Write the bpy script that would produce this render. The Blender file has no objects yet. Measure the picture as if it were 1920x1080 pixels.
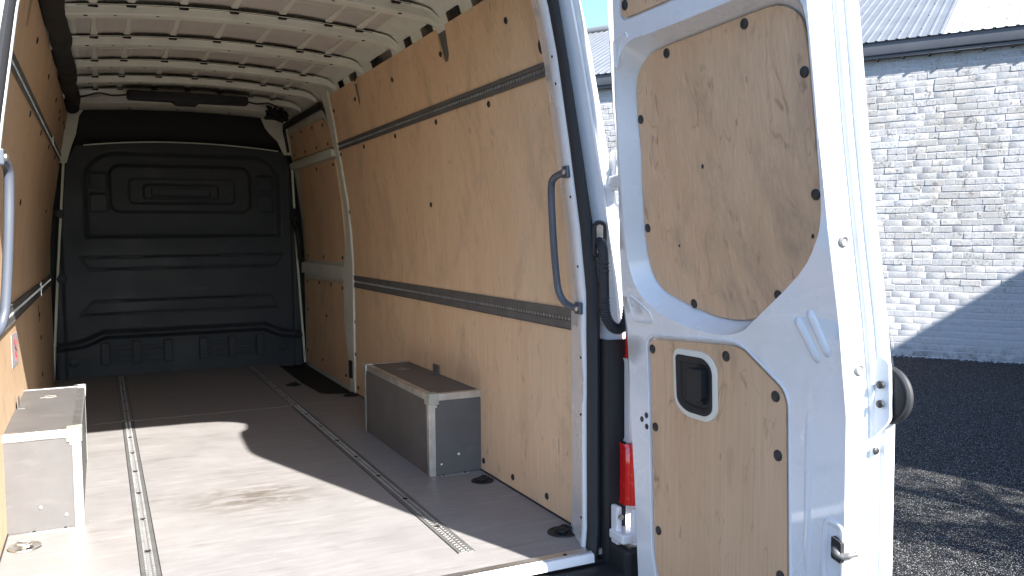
import bpy, bmesh, math, random
from mathutils import Vector, Matrix, noise as mnoise
from mathutils.geometry import tessellate_polygon
random.seed(7)
sc = bpy.context.scene
C = sc.collection
PI = math.pi
G = -0.68                      # ground level; the van's load floor is z = 0, its rear sill y = 0

# ------------------------------------------------------------------ camera
CAM = Vector((-0.5496, -2.2472, 0.9903))
YAW, PITCH, ROLL, FPX = 0.4474, 0.0639, -0.0088, 1607.8
def cam_axes():
    f = Vector((math.sin(YAW), math.cos(YAW), 0)); r = Vector((math.cos(YAW), -math.sin(YAW), 0)); u = Vector((0, 0, 1))
    f2 = f * math.cos(PITCH) - u * math.sin(PITCH); u2 = u * math.cos(PITCH) + f * math.sin(PITCH)
    r3 = r * math.cos(ROLL) + u2 * math.sin(ROLL); u3 = u2 * math.cos(ROLL) - r * math.sin(ROLL)
    return r3, u3, f2
r_, u_, f_ = cam_axes()
cd = bpy.data.cameras.new('camera'); cam = bpy.data.objects.new('camera', cd); C.objects.link(cam)
M = Matrix((r_, u_, -f_)).transposed().to_4x4(); M.translation = CAM
cam.matrix_world = M
cd.sensor_width = 36; cd.lens = 36 * FPX / 1920; cd.clip_start = 0.05; cd.clip_end = 500
sc.camera = cam

# ------------------------------------------------------------------ sky and sun
SUN = Vector((-0.225, 1.0, -0.735)).normalized()          # direction the light travels
w = bpy.data.worlds.new('World'); sc.world = w; w.use_nodes = True
nt = w.node_tree; bg = nt.nodes['Background']
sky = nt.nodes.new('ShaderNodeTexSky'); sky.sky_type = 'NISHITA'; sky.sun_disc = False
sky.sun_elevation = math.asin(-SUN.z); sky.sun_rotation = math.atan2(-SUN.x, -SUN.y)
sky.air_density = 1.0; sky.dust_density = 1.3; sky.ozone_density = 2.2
tint = nt.nodes.new('ShaderNodeMix'); tint.data_type = 'RGBA'; tint.blend_type = 'MULTIPLY'; tint.inputs[0].default_value = 1.0; tint.inputs[7].default_value = (.82, .965, 1.12, 1)   # sky light alone tinted bluer, so shaded surfaces turn cooler
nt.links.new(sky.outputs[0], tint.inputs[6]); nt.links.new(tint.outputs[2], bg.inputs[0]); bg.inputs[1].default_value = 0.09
sd = bpy.data.lights.new('sun', 'SUN'); sd.energy = 5.0; sd.angle = math.radians(0.53); sd.color = (1.0, 0.965, 0.92)
so = bpy.data.objects.new('sun', sd); C.objects.link(so); so.rotation_euler = SUN.to_track_quat('-Z', 'Y').to_euler(); so.location = (4, -14, 12)
sc.view_settings.view_transform = 'Standard'; sc.view_settings.look = 'None'
sc.view_settings.gamma = 1; sc.view_settings.use_curve_mapping = False
sc.view_settings.exposure = 1.97
sc.cycles.max_bounces = 10; sc.cycles.diffuse_bounces = 8; sc.cycles.glossy_bounces = 3; sc.cycles.caustics_reflective = False; sc.cycles.caustics_refractive = False
sc.cycles.use_denoising = True
sc.cycles.sample_clamp_indirect = 20

# ------------------------------------------------------------------ materials
MT = {}
class N:
    def __init__(s, name):
        s.m = bpy.data.materials.new(name); s.m.use_nodes = True; s.t = s.m.node_tree
        s.b = s.t.nodes['Principled BSDF']; MT[name] = s.m
    def n(s, typ, **k):
        x = s.t.nodes.new('ShaderNode' + typ)
        for a, v in k.items(): setattr(x, a, v)
        return x
    def l(s, a, b): s.t.links.new(a, b)
    def val(s, sock, v):
        if isinstance(v, (int, float)): sock.default_value = v
        elif isinstance(v, tuple): sock.default_value = (v + (1,))[:len(sock.default_value)]
        else: s.l(v, sock)
    def math(s, op, a, b=0.0, clamp=False):
        x = s.n('Math', operation=op, use_clamp=clamp); s.val(x.inputs[0], a); s.val(x.inputs[1], b); return x.outputs[0]
    def coord(s, scale=(1, 1, 1), loc=(0, 0, 0), rnd=0.0, pos=False):
        c = s.n('NewGeometry').outputs['Position'] if pos else s.n('TexCoord').outputs['Object']
        if rnd:
            o = s.n('ObjectInfo').outputs['Random']; v = s.n('VectorMath', operation='ADD'); s.l(c, v.inputs[0])
            cb = s.n('CombineXYZ'); s.l(s.math('MULTIPLY', o, rnd), cb.inputs[0]); s.l(s.math('MULTIPLY', o, rnd * 1.7), cb.inputs[1]); s.l(s.math('MULTIPLY', o, rnd * .6), cb.inputs[2])
            s.l(cb.outputs[0], v.inputs[1]); c = v.outputs[0]
        mp = s.n('Mapping'); mp.inputs['Scale'].default_value = scale; mp.inputs['Location'].default_value = loc; s.l(c, mp.inputs[0]); return mp.outputs[0]
    def noise(s, vec, scale=5, detail=4, rough=.55, dist=0):
        x = s.n('TexNoise'); s.l(vec, x.inputs['Vector']); x.inputs['Scale'].default_value = scale; x.inputs['Detail'].default_value = detail
        x.inputs['Roughness'].default_value = rough; x.inputs['Distortion'].default_value = dist; return x.outputs['Fac']
    def ramp(s, fac, stops, interp='LINEAR'):
        x = s.n('ValToRGB'); x.color_ramp.interpolation = interp; e = x.color_ramp.elements
        while len(e) < len(stops): e.new(.5)
        for q, (p, c) in zip(e, stops):
            q.position = p; q.color = (c, c, c, 1) if isinstance(c, (int, float)) else tuple(c) + (1,)
        s.l(fac, x.inputs[0]); return x.outputs[0]
    def mix(s, fac, a, b, mode='MIX'):
        x = s.n('Mix', data_type='RGBA', blend_type=mode); s.val(x.inputs[0], fac); s.val(x.inputs[6], a); s.val(x.inputs[7], b); return x.outputs[2]
    def bump(s, h, strength=.3, dist=.002):
        x = s.n('Bump'); x.inputs['Strength'].default_value = strength; x.inputs['Distance'].default_value = dist; s.l(h, x.inputs['Height']); s.l(x.outputs[0], s.b.inputs['Normal'])
    def set(s, col=None, rough=None, metal=None, coat=None, spec=None, em=None, alpha=None, trans=None):
        for k, v in (('Base Color', col), ('Roughness', rough), ('Metallic', metal), ('Coat Weight', coat), ('Specular IOR Level', spec), ('Transmission Weight', trans)):
            if v is not None: s.val(s.b.inputs[k], v)
        return s

def simple(name, col, rough=.5, metal=0, coat=0, var=.12, sc_=9, bump=0, spec=None):
    n = N(name); v = n.coord()
    f = n.noise(v, sc_, 5, .6)
    c = n.mix(f, tuple(x * (1 - var) for x in col), tuple(min(1, x * (1 + var)) for x in col))
    n.set(col=c, rough=n.ramp(f, [(0, max(.03, rough - .08)), (1, min(1, rough + .08))]), metal=metal, coat=coat, spec=spec)
    if bump: n.bump(n.noise(n.coord(), 60, 3), bump, .001)
    return n

# white van paint with faint grime
n = N('paint'); v = n.coord(); f = n.noise(v, 3.5, 6, .65); g = n.noise(n.coord((3, 3, .7)), 6, 4, .7)
c = n.mix(n.ramp(f, [(.45, 0), (.8, 1)]), (.76, .77, .785), (.67, .68, .69))
c = n.mix(n.ramp(g, [(.66, 0), (.9, .10)]), c, (.5, .48, .45))
n.set(col=c, rough=n.ramp(f, [(.3, .22), (.8, .38)]), coat=.7); n.b.inputs['Coat Roughness'].default_value = .05
# the unlined inside: thin grey-white coat, dusty
n = N('inner_paint'); v = n.coord(); f = n.noise(v, 5, 6, .7); g = n.noise(n.coord((1, 8, 4)), 3, 4, .6)
c = n.mix(n.ramp(f, [(.4, 0), (.75, 1)]), (.75, .785, .70), (.61, .645, .57))
c = n.mix(n.ramp(g, [(.58, 0), (.78, .3)]), c, (.33, .31, .28))
n.set(col=c, rough=.45, coat=.1)

n = N('roof_panel'); v = n.coord(); f = n.noise(v, 3.2, 6, .7); g = n.noise(n.coord((6, 1, 1)), 3, 4, .6)
c = n.mix(n.ramp(f, [(.35, 0), (.75, 1)]), (.62, .595, .56), (.50, .48, .45)); c = n.mix(n.ramp(g, [(.55, 0), (.75, .4)]), c, (.55, .53, .49))
n.set(col=c, rough=.5)
# birch plywood: fine vertical grain, wandering growth lines, knots and handling dirt
def plywood(name, ca, cb, lines, dirt):
    n = N(name)
    fine = n.noise(n.coord((60, 60, 1.6), rnd=9), 2.2, 5, .6)
    broad = n.noise(n.coord((3.2, 3.2, .7), rnd=9), 1.6, 4, .55, .6)
    cont = n.noise(n.coord((2.9, 2.9, .85), rnd=13), 2.6, 2.6, .55, .5)
    cl = n.math('FRACT', n.math('MULTIPLY', cont, 8.0))
    line = n.ramp(cl, [(0, 1), (.035, 0.15), (.10, 0), (.95, 0), (1, 1)])
    brk = n.ramp(n.noise(n.coord((7, 7, 2), rnd=5), 1.7, 3), [(.42, 0), (.6, 1)])
    c = n.mix(n.ramp(broad, [(.3, 0), (.72, 1)]), ca, cb)
    c = n.mix(n.math('MULTIPLY', n.ramp(fine, [(.35, 0), (.75, 1)]), .42), c, tuple(x * .68 for x in ca))
    c = n.mix(n.math('MULTIPLY', n.math('MULTIPLY', line, brk), lines), c, (ca[0] * .42, ca[1] * .33, ca[2] * .27))
    sp = n.noise(n.coord((10, 10, 5), rnd=21), 2.1, 4, .6, .4)
    c = n.mix(n.math('MULTIPLY', n.ramp(sp, [(.63, 0), (.76, 1)]), dirt), c, (.16, .10, .06))
    sm = n.noise(n.coord((2.1, 2.1, 1.2), rnd=33), 1.9, 6, .7, .8)
    c = n.mix(n.math('MULTIPLY', n.ramp(sm, [(.52, 0), (.72, 1)]), dirt * .75), c, (.22, .17, .13))
    tick = n.noise(n.coord((26, 26, 5), rnd=3), 2.3, 2, .5)
    c = n.mix(n.math('MULTIPLY', n.ramp(tick, [(.715, 0), (.75, 1)]), .42), c, (.12, .075, .045))
    n.set(col=c, rough=n.ramp(fine, [(.2, .42), (.8, .6)]), spec=.35)
    n.bump(fine, .12, .0006)
plywood('plywood', (.76, .525, .325), (.82, .60, .395), .22, .45)
plywood('plywood_door', (.63, .40, .235), (.715, .48, .30), .42, .66)
simple('ply_edge', (.42, .28, .16), .7, var=.3, sc_=120)

# phenolic floor board: grey-brown film, scuffs, drag marks, dried puddle
n = N('floor_film'); v = n.coord()
f = n.noise(v, 4, 6, .65); s1 = n.noise(n.coord((3, 22, 1)), 1.6, 5, .7, .3)
c = n.mix(n.ramp(f, [(.3, 0), (.75, 1)]), (.212, .201, .194), (.272, .260, .252))
c = n.mix(n.math('MULTIPLY', n.ramp(s1, [(.5, 0), (.75, 1)]), .35), c, (.42, .385, .37))
sx = n.n('SeparateXYZ'); n.l(n.n('TexCoord').outputs['Object'], sx.inputs[0])
dx = n.math('MULTIPLY', n.math('ADD', sx.outputs[0], .05), 3.0); dy = n.math('MULTIPLY', n.math('ADD', sx.outputs[1], -1.06), 4.4)
dd = n.math('SQRT', n.math('ADD', n.math('MULTIPLY', dx, dx), n.math('MULTIPLY', dy, dy)))
blob = n.ramp(dd, [(.2, 1), (1.0, 0)])
st = n.noise(n.coord((4, 15, 1), loc=(.3, 0, 0)), 1.5, 6, .72, .9)
stain = n.math('MULTIPLY', blob, n.ramp(st, [(.45, 0), (.56, 1)]))
c = n.mix(n.math('MULTIPLY', stain, .85), c, (.115, .098, .076))
w1 = n.noise(n.coord((9, 30, 1)), 2.6, 3, .5); w2 = n.noise(n.coord((30, 9, 1), loc=(4, 2, 0)), 2.4, 3, .5)
c = n.mix(n.math('MULTIPLY', n.math('MAXIMUM', n.ramp(w1, [(.73, 0), (.76, 1)]), n.ramp(w2, [(.75, 0), (.78, 1)])), .6), c, (.6, .58, .56))
dk = n.noise(n.coord((2, 14, 1), loc=(7, 1, 0)), 2.0, 5, .7, .5)
c = n.mix(n.math('MULTIPLY', n.ramp(dk, [(.54, 0), (.70, 1)]), .38), c, (.13, .117, .108))
n.set(col=c, rough=n.ramp(f, [(.25, .42), (.8, .6)]), spec=.45)
mx = n.n('TexBrick'); n.l(n.coord((1, 1, 1)), mx.inputs['Vector']); mx.inputs['Scale'].default_value = 130; mx.inputs['Mortar Size'].default_value = .05
n.bump(n.mix(.5, mx.outputs['Fac'], n.noise(n.coord(), 40, 4)), .10, .0006)

# wheel box board: wire-mesh phenolic
n = N('mesh_film'); v = n.coord(); f = n.noise(v, 6, 5, .65)
ck = n.n('TexChecker'); n.l(n.coord((1, 1, 1.6)), ck.inputs['Vector']); ck.inputs['Scale'].default_value = 190
c = n.mix(n.ramp(f, [(.3, 0), (.75, 1)]), (.100, .095, .092), (.140, .133, .13))
c = n.mix(n.math('MULTIPLY', ck.outputs['Fac'], .30), c, (.085, .08, .079))
dr = n.noise(n.coord((2, 2, 9)), 3, 5, .7)
c = n.mix(n.ramp(dr, [(.56, 0), (.76, .28)]), c, (.22, .21, .20))
n.set(col=c, rough=.5, spec=.4); n.bump(ck.outputs['Fac'], .25, .0008)

# bare metals
def metal(name, col, rough, streak=(2, 60, 60)):
    n = N(name); f = n.noise(n.coord(streak), 3, 4, .6); g = n.noise(n.coord(), 14, 5, .65)
    c = n.mix(n.ramp(g, [(.35, 0), (.7, 1)]), tuple(x * .72 for x in col), col)
    n.set(col=c, rough=n.ramp(f, [(.2, max(.05, rough - .12)), (.8, rough + .15)]), metal=1)
metal('aluminium', (.80, .80, .78), .42)
metal('galvanised', (.21, .207, .198), .5); MT['galvanised'].node_tree.nodes['Principled BSDF'].inputs['Metallic'].default_value = .45
metal('steel', (.62, .61, .58), .3)
metal('chrome', (.8, .8, .8), .12)
simple('lichen_plate', (.46, .47, .40), .5, metal=.5)
n = N('bulkhead_plastic'); v = n.coord(); f = n.noise(v, 5, 5, .6); s1 = n.noise(n.coord((2, 1, 26)), 2.2, 4, .6, .3); s2 = n.noise(n.coord((30, 1, 3)), 1.9, 3, .6, .4)
c = n.mix(f, (.034, .040, .047), (.040, .047, .056))
c = n.mix(n.math('MULTIPLY', n.math('MAXIMUM', n.ramp(s1, [(.66, 0), (.72, 1)]), n.ramp(s2, [(.70, 0), (.74, 1)])), .35), c, (.11, .11, .11))
du = n.noise(n.coord((2, 1, 2)), 2.4, 6, .7); c = n.mix(n.math('MULTIPLY', n.ramp(du, [(.5, 0), (.75, 1)]), .3), c, (.075, .07, .064))
n.set(col=c, rough=n.ramp(f, [(.3, .42), (.7, .6)]), spec=.22); n.bump(n.noise(n.coord(), 90, 3), .25, .001)
simple('cab_black', (.010, .0105, .011), .7)
simple('black_plastic', (.020, .021, .023), .55, bump=.15, spec=.3)
simple('rubber', (.020, .021, .024), .62, bump=.2)
simple('foam_black', (.016, .015, .013), .95, bump=.6, sc_=30)
simple('screw_black', (.02, .02, .02), .5)
simple('handle_paint', (.075, .085, .105), .38, coat=.2)
simple('dark_hole', (.008, .008, .008), .9)
simple('trim_cream', (.74, .70, .60), .5)
simple('lamp_clear', (.72, .72, .72), .12, coat=1)
simple('sticker', (.50, .48, .49), .4)
simple('red_ink', (.55, .03, .04), .5)
simple('tyre', (.02, .02, .02), .85, bump=.4)
n = N('lamp_red'); f = n.noise(n.coord((1, 1, 1)), 60, 2)
wv = n.n('TexWave'); n.l(n.coord((1, 1, 1)), wv.inputs['Vector']); wv.inputs['Scale'].default_value = 36; wv.inputs['Distortion'].default_value = 1.5
c = n.mix(wv.outputs['Fac'], (.62, .006, .008), (.85, .02, .012)); c = n.mix(n.ramp(f, [(.60, 0), (.72, .6)]), c, (.95, .16, .03))
n.set(col=c, rough=.12, coat=1); n.b.inputs['Subsurface Weight'].default_value = .0
n = N('lamp_amber'); n.set(col=(.85, .28, .03), rough=.12, coat=1)

# asphalt with exposed stones
n = N('asphalt'); v = n.coord(pos=True)
vo = n.n('TexVoronoi'); n.l(v, vo.inputs['Vector']); vo.inputs['Scale'].default_value = 210
pick = n.ramp(vo.outputs['Color'], [(.32, .006), (.62, .017), (.80, .11), (.95, .55)])
big = n.noise(v, 1.3, 5, .6); c = n.mix(n.ramp(big, [(.3, 0), (.7, 1)]), pick, n.mix(.35, pick, (.045, .043, .040)))
n.set(col=c, rough=.95, spec=.06); n.bump(n.math('SUBTRACT', 1, vo.outputs['Distance']), .9, .004)

# painted bricks: white limewash, weathered grey and brown in patches
n = N('brick_paint'); v = n.coord(pos=True); oi = n.n('ObjectInfo').outputs['Random']
a = n.noise(v, 2.0, 5, .65); b = n.noise(v, 38, 5, .7); d = n.noise(v, 6.5, 5, .7, .5)
pz = n.n('SeparateXYZ'); n.l(v, pz.inputs[0])
hgt = n.ramp(n.math('MULTIPLY', n.math('ADD', pz.outputs[2], .7), .25), [(.10, 0.0), (.38, .9), (.85, 1), (.95, .55)])
c = n.mix(n.ramp(b, [(.3, 0), (.7, 1)]), (.45, .455, .46), (.36, .365, .37))
wear = n.math('MULTIPLY', n.math('MULTIPLY', n.ramp(n.math('ADD', n.math('MULTIPLY', a, .55), n.math('MULTIPLY', b, .45)), [(.41, 0), (.53, 1)]), hgt), n.ramp(oi, [(0, .8), (1, 1)]))
c = n.mix(n.math('MULTIPLY', wear, .75), c, n.mix(n.ramp(d, [(.4, 0), (.62, 1)]), (.25, .245, .24), (.32, .29, .245)))
bl = n.math('MULTIPLY', n.ramp(n.math('MULTIPLY', n.math('ADD', b, d), .5), [(.54, 0), (.60, 1)]), hgt)
c = n.mix(n.math('MULTIPLY', bl, .72), c, (.085, .083, .08))
foot = n.math('MULTIPLY', n.ramp(n.math('ADD', pz.outputs[2], .68), [(0, 1), (.22, 0)]), n.ramp(n.noise(v, 9, 5, .7), [(.4, 0), (.65, 1)]))
c = n.mix(n.math('MULTIPLY', foot, .8), c, (.10, .10, .09))
n.set(col=c, rough=.85, spec=.2); n.bump(n.mix(.5, b, d), .55, .004)
n = N('mortar_paint'); v = n.coord(pos=True); b = n.noise(v, 25, 5, .7); d = n.noise(v, 3, 5, .7)
c = n.mix(n.ramp(b, [(.35, 0), (.7, 1)]), (.54, .55, .57), (.44, .45, .47)); c = n.mix(n.ramp(d, [(.55, 0), (.7, .5)]), c, (.33, .32, .30))
n.set(col=c, rough=.9, spec=.2); n.bump(b, .6, .006)
n = N('brick_plain'); bt = n.n('TexBrick'); n.l(n.coord((1, 1, 1)), bt.inputs['Vector']); bt.inputs['Scale'].default_value = 4.4
bt.inputs['Color1'].default_value = (.30, .14, .09, 1); bt.inputs['Color2'].default_value = (.24, .11, .075, 1); bt.inputs['Mortar'].default_value = (.36, .33, .29, 1); bt.inputs['Mortar Size'].default_value = .02
n.set(col=bt.outputs['Color'], rough=.9)
# coated roof sheeting and gutter
n = N('roof_sheet'); v = n.coord(pos=True); f = n.noise(v, 2, 5, .65); g = n.noise(v, 30, 4)
c = n.mix(n.ramp(f, [(.35, 0), (.7, 1)]), (.135, .142, .148), (.175, .182, .188)); c = n.mix(n.ramp(g, [(.66, 0), (.78, .5)]), c, (.28, .28, .27))
n.set(col=c, rough=.38, metal=.1)
n = N('rooflight_sheet'); v = n.coord(pos=True); f = n.noise(v, 3, 5, .65)
n.set(col=n.mix(f, (.50, .485, .43), (.58, .57, .52)), rough=.35)
simple('plug_grey', (.15, .15, .155), .5)
simple('gutter_paint', (.085, .092, .105), .5, var=.25, sc_=4)
simple('slate', (.09, .095, .10), .7)
simple('bark', (.10, .075, .05), .9, bump=.8)
n = N('leaf'); o = n.noise(n.coord(pos=True), 7, 3); n.set(col=n.mix(o, (.045, .085, .02), (.09, .14, .035)), rough=.55); n.b.inputs['Transmission Weight'].default_value = 0

# ------------------------------------------------------------------ mesh helpers
def link(o, parent=None):
    C.objects.link(o)
    if parent is not None:
        o.parent = parent
        if parent.type == 'EMPTY': o.matrix_parent_inverse = Matrix.Translation(-parent.location)
    return o
def obj(name, vf, mat, parent=None, smooth=40, bevel=0, kind=None):
    vs, fs = vf
    me = bpy.data.meshes.new(name); me.from_pydata([tuple(p) for p in vs], [], fs); me.validate()
    bm = bmesh.new(); bm.from_mesh(me); bmesh.ops.remove_doubles(bm, verts=bm.verts, dist=1e-5); bmesh.ops.recalc_face_normals(bm, faces=bm.faces); bm.to_mesh(me); bm.free()
    if smooth:
        for p in me.polygons: p.use_smooth = True
        me.set_sharp_from_angle(angle=math.radians(smooth))
    me.materials.append(MT[mat])
    o = bpy.data.objects.new(name, me); link(o, parent)
    if bevel:
        b = o.modifiers.new('Bevel', 'BEVEL'); b.width = bevel; b.segments = 2; b.limit_method = 'ANGLE'; b.harden_normals = False
    if kind: o['kind'] = kind
    return o
def inst(name, me, loc, parent, rot=(0, 0, 0), scale=(1, 1, 1)):
    o = bpy.data.objects.new(name, me); link(o, parent); o.location = loc; o.rotation_euler = rot; o.scale = scale; return o
def proto(name, vf, mat, smooth=40):
    o = obj(name, vf, mat, None, smooth); me = o.data; bpy.data.objects.remove(o); return me
def join(*parts):
    V, F = [], []
    for vs, fs in parts:
        k = len(V); V += list(vs); F += [tuple(i + k for i in f) for f in fs]
    return V, F
def box(x0, x1, y0, y1, z0, z1):
    V = [(x, y, z) for x in (x0, x1) for y in (y0, y1) for z in (z0, z1)]
    return V, [(0, 1, 3, 2), (4, 6, 7, 5), (0, 4, 5, 1), (2, 3, 7, 6), (0, 2, 6, 4), (1, 5, 7, 3)]
def loft(rings, closed=True, cap=False):
    n = len(rings[0]); V = [p for r in rings for p in r]; F = []
    for i in range(len(rings) - 1):
        for j in range(n if closed else n - 1):
            k = (j + 1) % n; F.append((i * n + j, i * n + k, (i + 1) * n + k, (i + 1) * n + j))
    if cap: F.append(tuple(range(n))); F.append(tuple((len(rings) - 1) * n + i for i in range(n)))
    return V, F
def catmull(pts, k=6):
    P = [Vector(p) for p in pts]; out = []
    for i in range(len(P) - 1):
        p0 = P[max(i - 1, 0)]; p1 = P[i]; p2 = P[i + 1]; p3 = P[min(i + 2, len(P) - 1)]
        for j in range(k):
            t = j / k
            out.append(.5 * ((2 * p1) + (p2 - p0) * t + (2 * p0 - 5 * p1 + 4 * p2 - p3) * t * t + (3 * p1 - p0 - 3 * p2 + p3) * t ** 3))
    out.append(P[-1]); return out
def tube(path, r, n=10, cap=True):
    P = [Vector(p) for p in path]; rings = []; up = Vector((.31, .17, .93))
    for i, p in enumerate(P):
        t = (P[min(i + 1, len(P) - 1)] - P[max(i - 1, 0)]).normalized()
        a = t.cross(up)
        if a.length < .1: a = t.cross(Vector((1, 0, 0)))
        a.normalize(); b = t.cross(a).normalized(); rr = r[i] if isinstance(r, (list, tuple)) else r
        rings.append([p + (a * math.cos(2 * PI * j / n) + b * math.sin(2 * PI * j / n)) * rr for j in range(n)])
    return loft(rings, True, cap)
def lathe(prof, n=24, axis='z'):
    rings = []
    for r, h in prof:
        ring = []
        for j in range(n):
            a = 2 * PI * j / n; u, v = r * math.cos(a), r * math.sin(a)
            ring.append({'z': (u, v, h), 'x': (h, u, v), 'y': (u, h, v)}[axis])
        rings.append(ring)
    return loft(rings, True, True)
def move(vf, d): return [tuple(Vector(p) + Vector(d)) for p in vf[0]], vf[1]
def rpoly(pts, r, k=5):
    out = []; n = len(pts)
    for i in range(n):
        p = Vector(pts[i]).to_2d(); a = Vector(pts[i - 1]).to_2d() - p; b = Vector(pts[(i + 1) % n]).to_2d() - p
        rr = min(r[i] if isinstance(r, (list, tuple)) else r, a.length * .48, b.length * .48)
        if rr <= 1e-6: out.append((p.x, p.y)); continue
        p1 = p + a.normalized() * rr; p2 = p + b.normalized() * rr
        for j in range(k + 1):
            t = j / k; q = p1 * (1 - t) ** 2 + p * 2 * t * (1 - t) + p2 * t * t; out.append((q.x, q.y))
    return out
def area(p): return sum(p[i - 1][0] * p[i][1] - p[i][0] * p[i - 1][1] for i in range(len(p))) / 2
def offset(p, d):
    """grow (d > 0) or shrink a closed 2-D outline along its vertex normals"""
    s = 1 if area(p) > 0 else -1; out = []
    n = len(p)
    for i in range(n):
        a = Vector(p[i]) - Vector(p[i - 1]); b = Vector(p[(i + 1) % n]) - Vector(p[i])
        if a.length < 1e-9: a = b
        if b.length < 1e-9: b = a
        na = Vector((a.y, -a.x)).normalized(); nb = Vector((b.y, -b.x)).normalized(); m = (na + nb)
        m = m / max(.35, m.length_squared) * 2 if m.length > 1e-6 else na
        if m.length > 1.6: m = m.normalized() * 1.6
        out.append((p[i][0] + s * d * m.x, p[i][1] + s * d * m.y))
    return out
def flat_fill(loops, cuts=(), ucuts=()):
    bm = bmesh.new(); es = []
    for L in loops:
        vs = [bm.verts.new((0, u, v)) for u, v in L]
        for i in range(len(vs)): es.append(bm.edges.new((vs[i - 1], vs[i])))
    bmesh.ops.triangle_fill(bm, use_beauty=True, use_dissolve=False, edges=es, normal=(1, 0, 0))
    for c in cuts: bmesh.ops.bisect_plane(bm, geom=bm.verts[:] + bm.edges[:] + bm.faces[:], plane_co=(0, 0, c), plane_no=(0, 0, 1))
    for c in ucuts: bmesh.ops.bisect_plane(bm, geom=bm.verts[:] + bm.edges[:] + bm.faces[:], plane_co=(0, c, 0), plane_no=(0, 1, 0))
    bm.verts.index_update()
    V = [(v.co.y, v.co.z) for v in bm.verts]; F = [tuple(v.index for v in f.verts) for f in bm.faces]
    B = [(e.verts[0].index, e.verts[1].index) for e in bm.edges if len(e.link_faces) == 1]
    bm.free(); return V, F, B
def sheet(loops, pos, th, cuts=(), ucuts=()):
    """solid plate: outline loops in a (u, v) plane, pos(u, v, t) -> 3-D point for depth t in (0, th)"""
    V, F, B = flat_fill(loops, cuts, ucuts); n = len(V)
    if th == 0: return [pos(u, v, 0) for u, v in V], F
    W = [pos(u, v, 0) for u, v in V] + [pos(u, v, th) for u, v in V]
    return W, list(F) + [tuple(i + n for i in reversed(f)) for f in F] + [(a, b, b + n, a + n) for a, b in B]
def lerp(x, T):
    if x <= T[0][0]: return T[0][1]
    for (a, p), (b, q) in zip(T, T[1:]):
        if x <= b: return p + (q - p) * (x - a) / (b - a)
    return T[-1][1]
def frange(a, b, s):
    o = []
    while a < b: o.append(a); a += s
    return o
def thing(name, label, cat, loc, group=None):
    o = bpy.data.objects.new(name, None); C.objects.link(o); o.location = loc; o['label'] = label; o['category'] = cat
    if group: o['group'] = group
    return o

# ------------------------------------------------------------------ ground
n_ = 48; S = 90.0
gv = []; gf = []
for i in range(n_ + 1):
    for j in range(n_ + 1):
        x = -S + 2 * S * i / n_; y = -S + 2 * S * j / n_
        gv.append((x, y, G))
for i in range(n_):
    for j in range(n_):
        a = i * (n_ + 1) + j; gf.append((a, a + n_ + 1, a + n_ + 2, a + 1))
ground = obj('ground', (gv, gf), 'asphalt', None, 0); ground['kind'] = 'structure'

# ------------------------------------------------------------------ painted brick building behind the open door
WO = Vector((9.017, 5.815, 0)); WD = Vector((.5335, -.8458, 0)); WN = Vector((-.8458, -.5335, 0)); WANG = math.atan2(WD.y, WD.x)
def wp(s, d, z): q = WO + WD * s + WN * d; return (q.x, q.y, z)
def wbox(s0, s1, d0, d1, z0, z1):
    V = [wp(s, d, z) for s in (s0, s1) for d in (d0, d1) for z in (z0, z1)]
    return V, box(0, 1, 0, 1, 0, 1)[1]
bld = thing('brick_building', 'white painted brick building with corrugated metal roof and dark gutter behind the open van door', 'building', wp(-2, -1.5, G))
S0, S1, ZE = -9.0, 4.44, 3.40
wall = obj('wall', wbox(S0, S1, -.22, 0, G - .05, ZE + .06), 'mortar_paint', bld, 0)
H = .086
def brick_mesh(L, seed, soft):
    R = random.Random(seed); h = H - .0065; j = lambda a: R.uniform(-a, a)
    pr = .004 if soft else .0075; ch = .009 if soft else .006
    def ring(d, ins, jit):
        n = 3; P = []
        xi = ins * .4; xs = [xi, L / 2, L - xi]
        for x in xs: P.append((x + j(jit), -d + j(.001), ins + j(jit)))
        for x in reversed(xs): P.append((x + j(jit), -d + j(.001), h - ins + j(jit)))
        return P
    rr = [ring(-.02, 0, .0), ring(pr * .45, 0.0, .0015), ring(pr, ch, .0022)]
    V, F = loft(rr, True); k = len(V) - 6
    F += [(k, k + 1, k + 4, k + 5), (k + 1, k + 2, k + 3, k + 4)]
    return V, F
BM = {}
for soft in (0, 1):
    for kind, L in (('s', .2300), ('h', .1140)):
        BM[soft, kind] = []
        for q in range(6):
            vf = brick_mesh(L, 10 * q + soft + (100 if kind == 'h' else 0), soft)
            BM[soft, kind].append((vf, proto('brick', vf, 'brick_paint', 30)))
bricks = []
R = random.Random(3); row = 0; z = G
while z < ZE - .02:
    head = row % 4 == 2; s = S0 + (R.uniform(0, .2) if not head else .05)
    while s < S1 - .12:
        kind = 'h' if (head or R.random() < .10) else 's'
        L = .231 if kind == 's' else .115
        soft = 1 if z < .15 + .5 * mnoise.noise((s * .9, z * .7, 3)) or R.random() < .5 or z > 2.95 else 0
        bricks.append((s, z + R.uniform(-.004, .004), kind, soft, R.randrange(6), R.uniform(-.002, .001), R.uniform(-.007, .007))); s += L + R.uniform(-.0005, .002)
    z += H; row += 1
view = [b for b in bricks if -.62 < b[0] < 1.62 and b[1] > -.72]
view.sort(key=lambda b: (b[2] == 'h', abs(b[0] - .5) * .9 + abs(b[1] - 1.3) * .55))
chosen = set(id(b) for b in view[:298])
restV, restF = [], []
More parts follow.
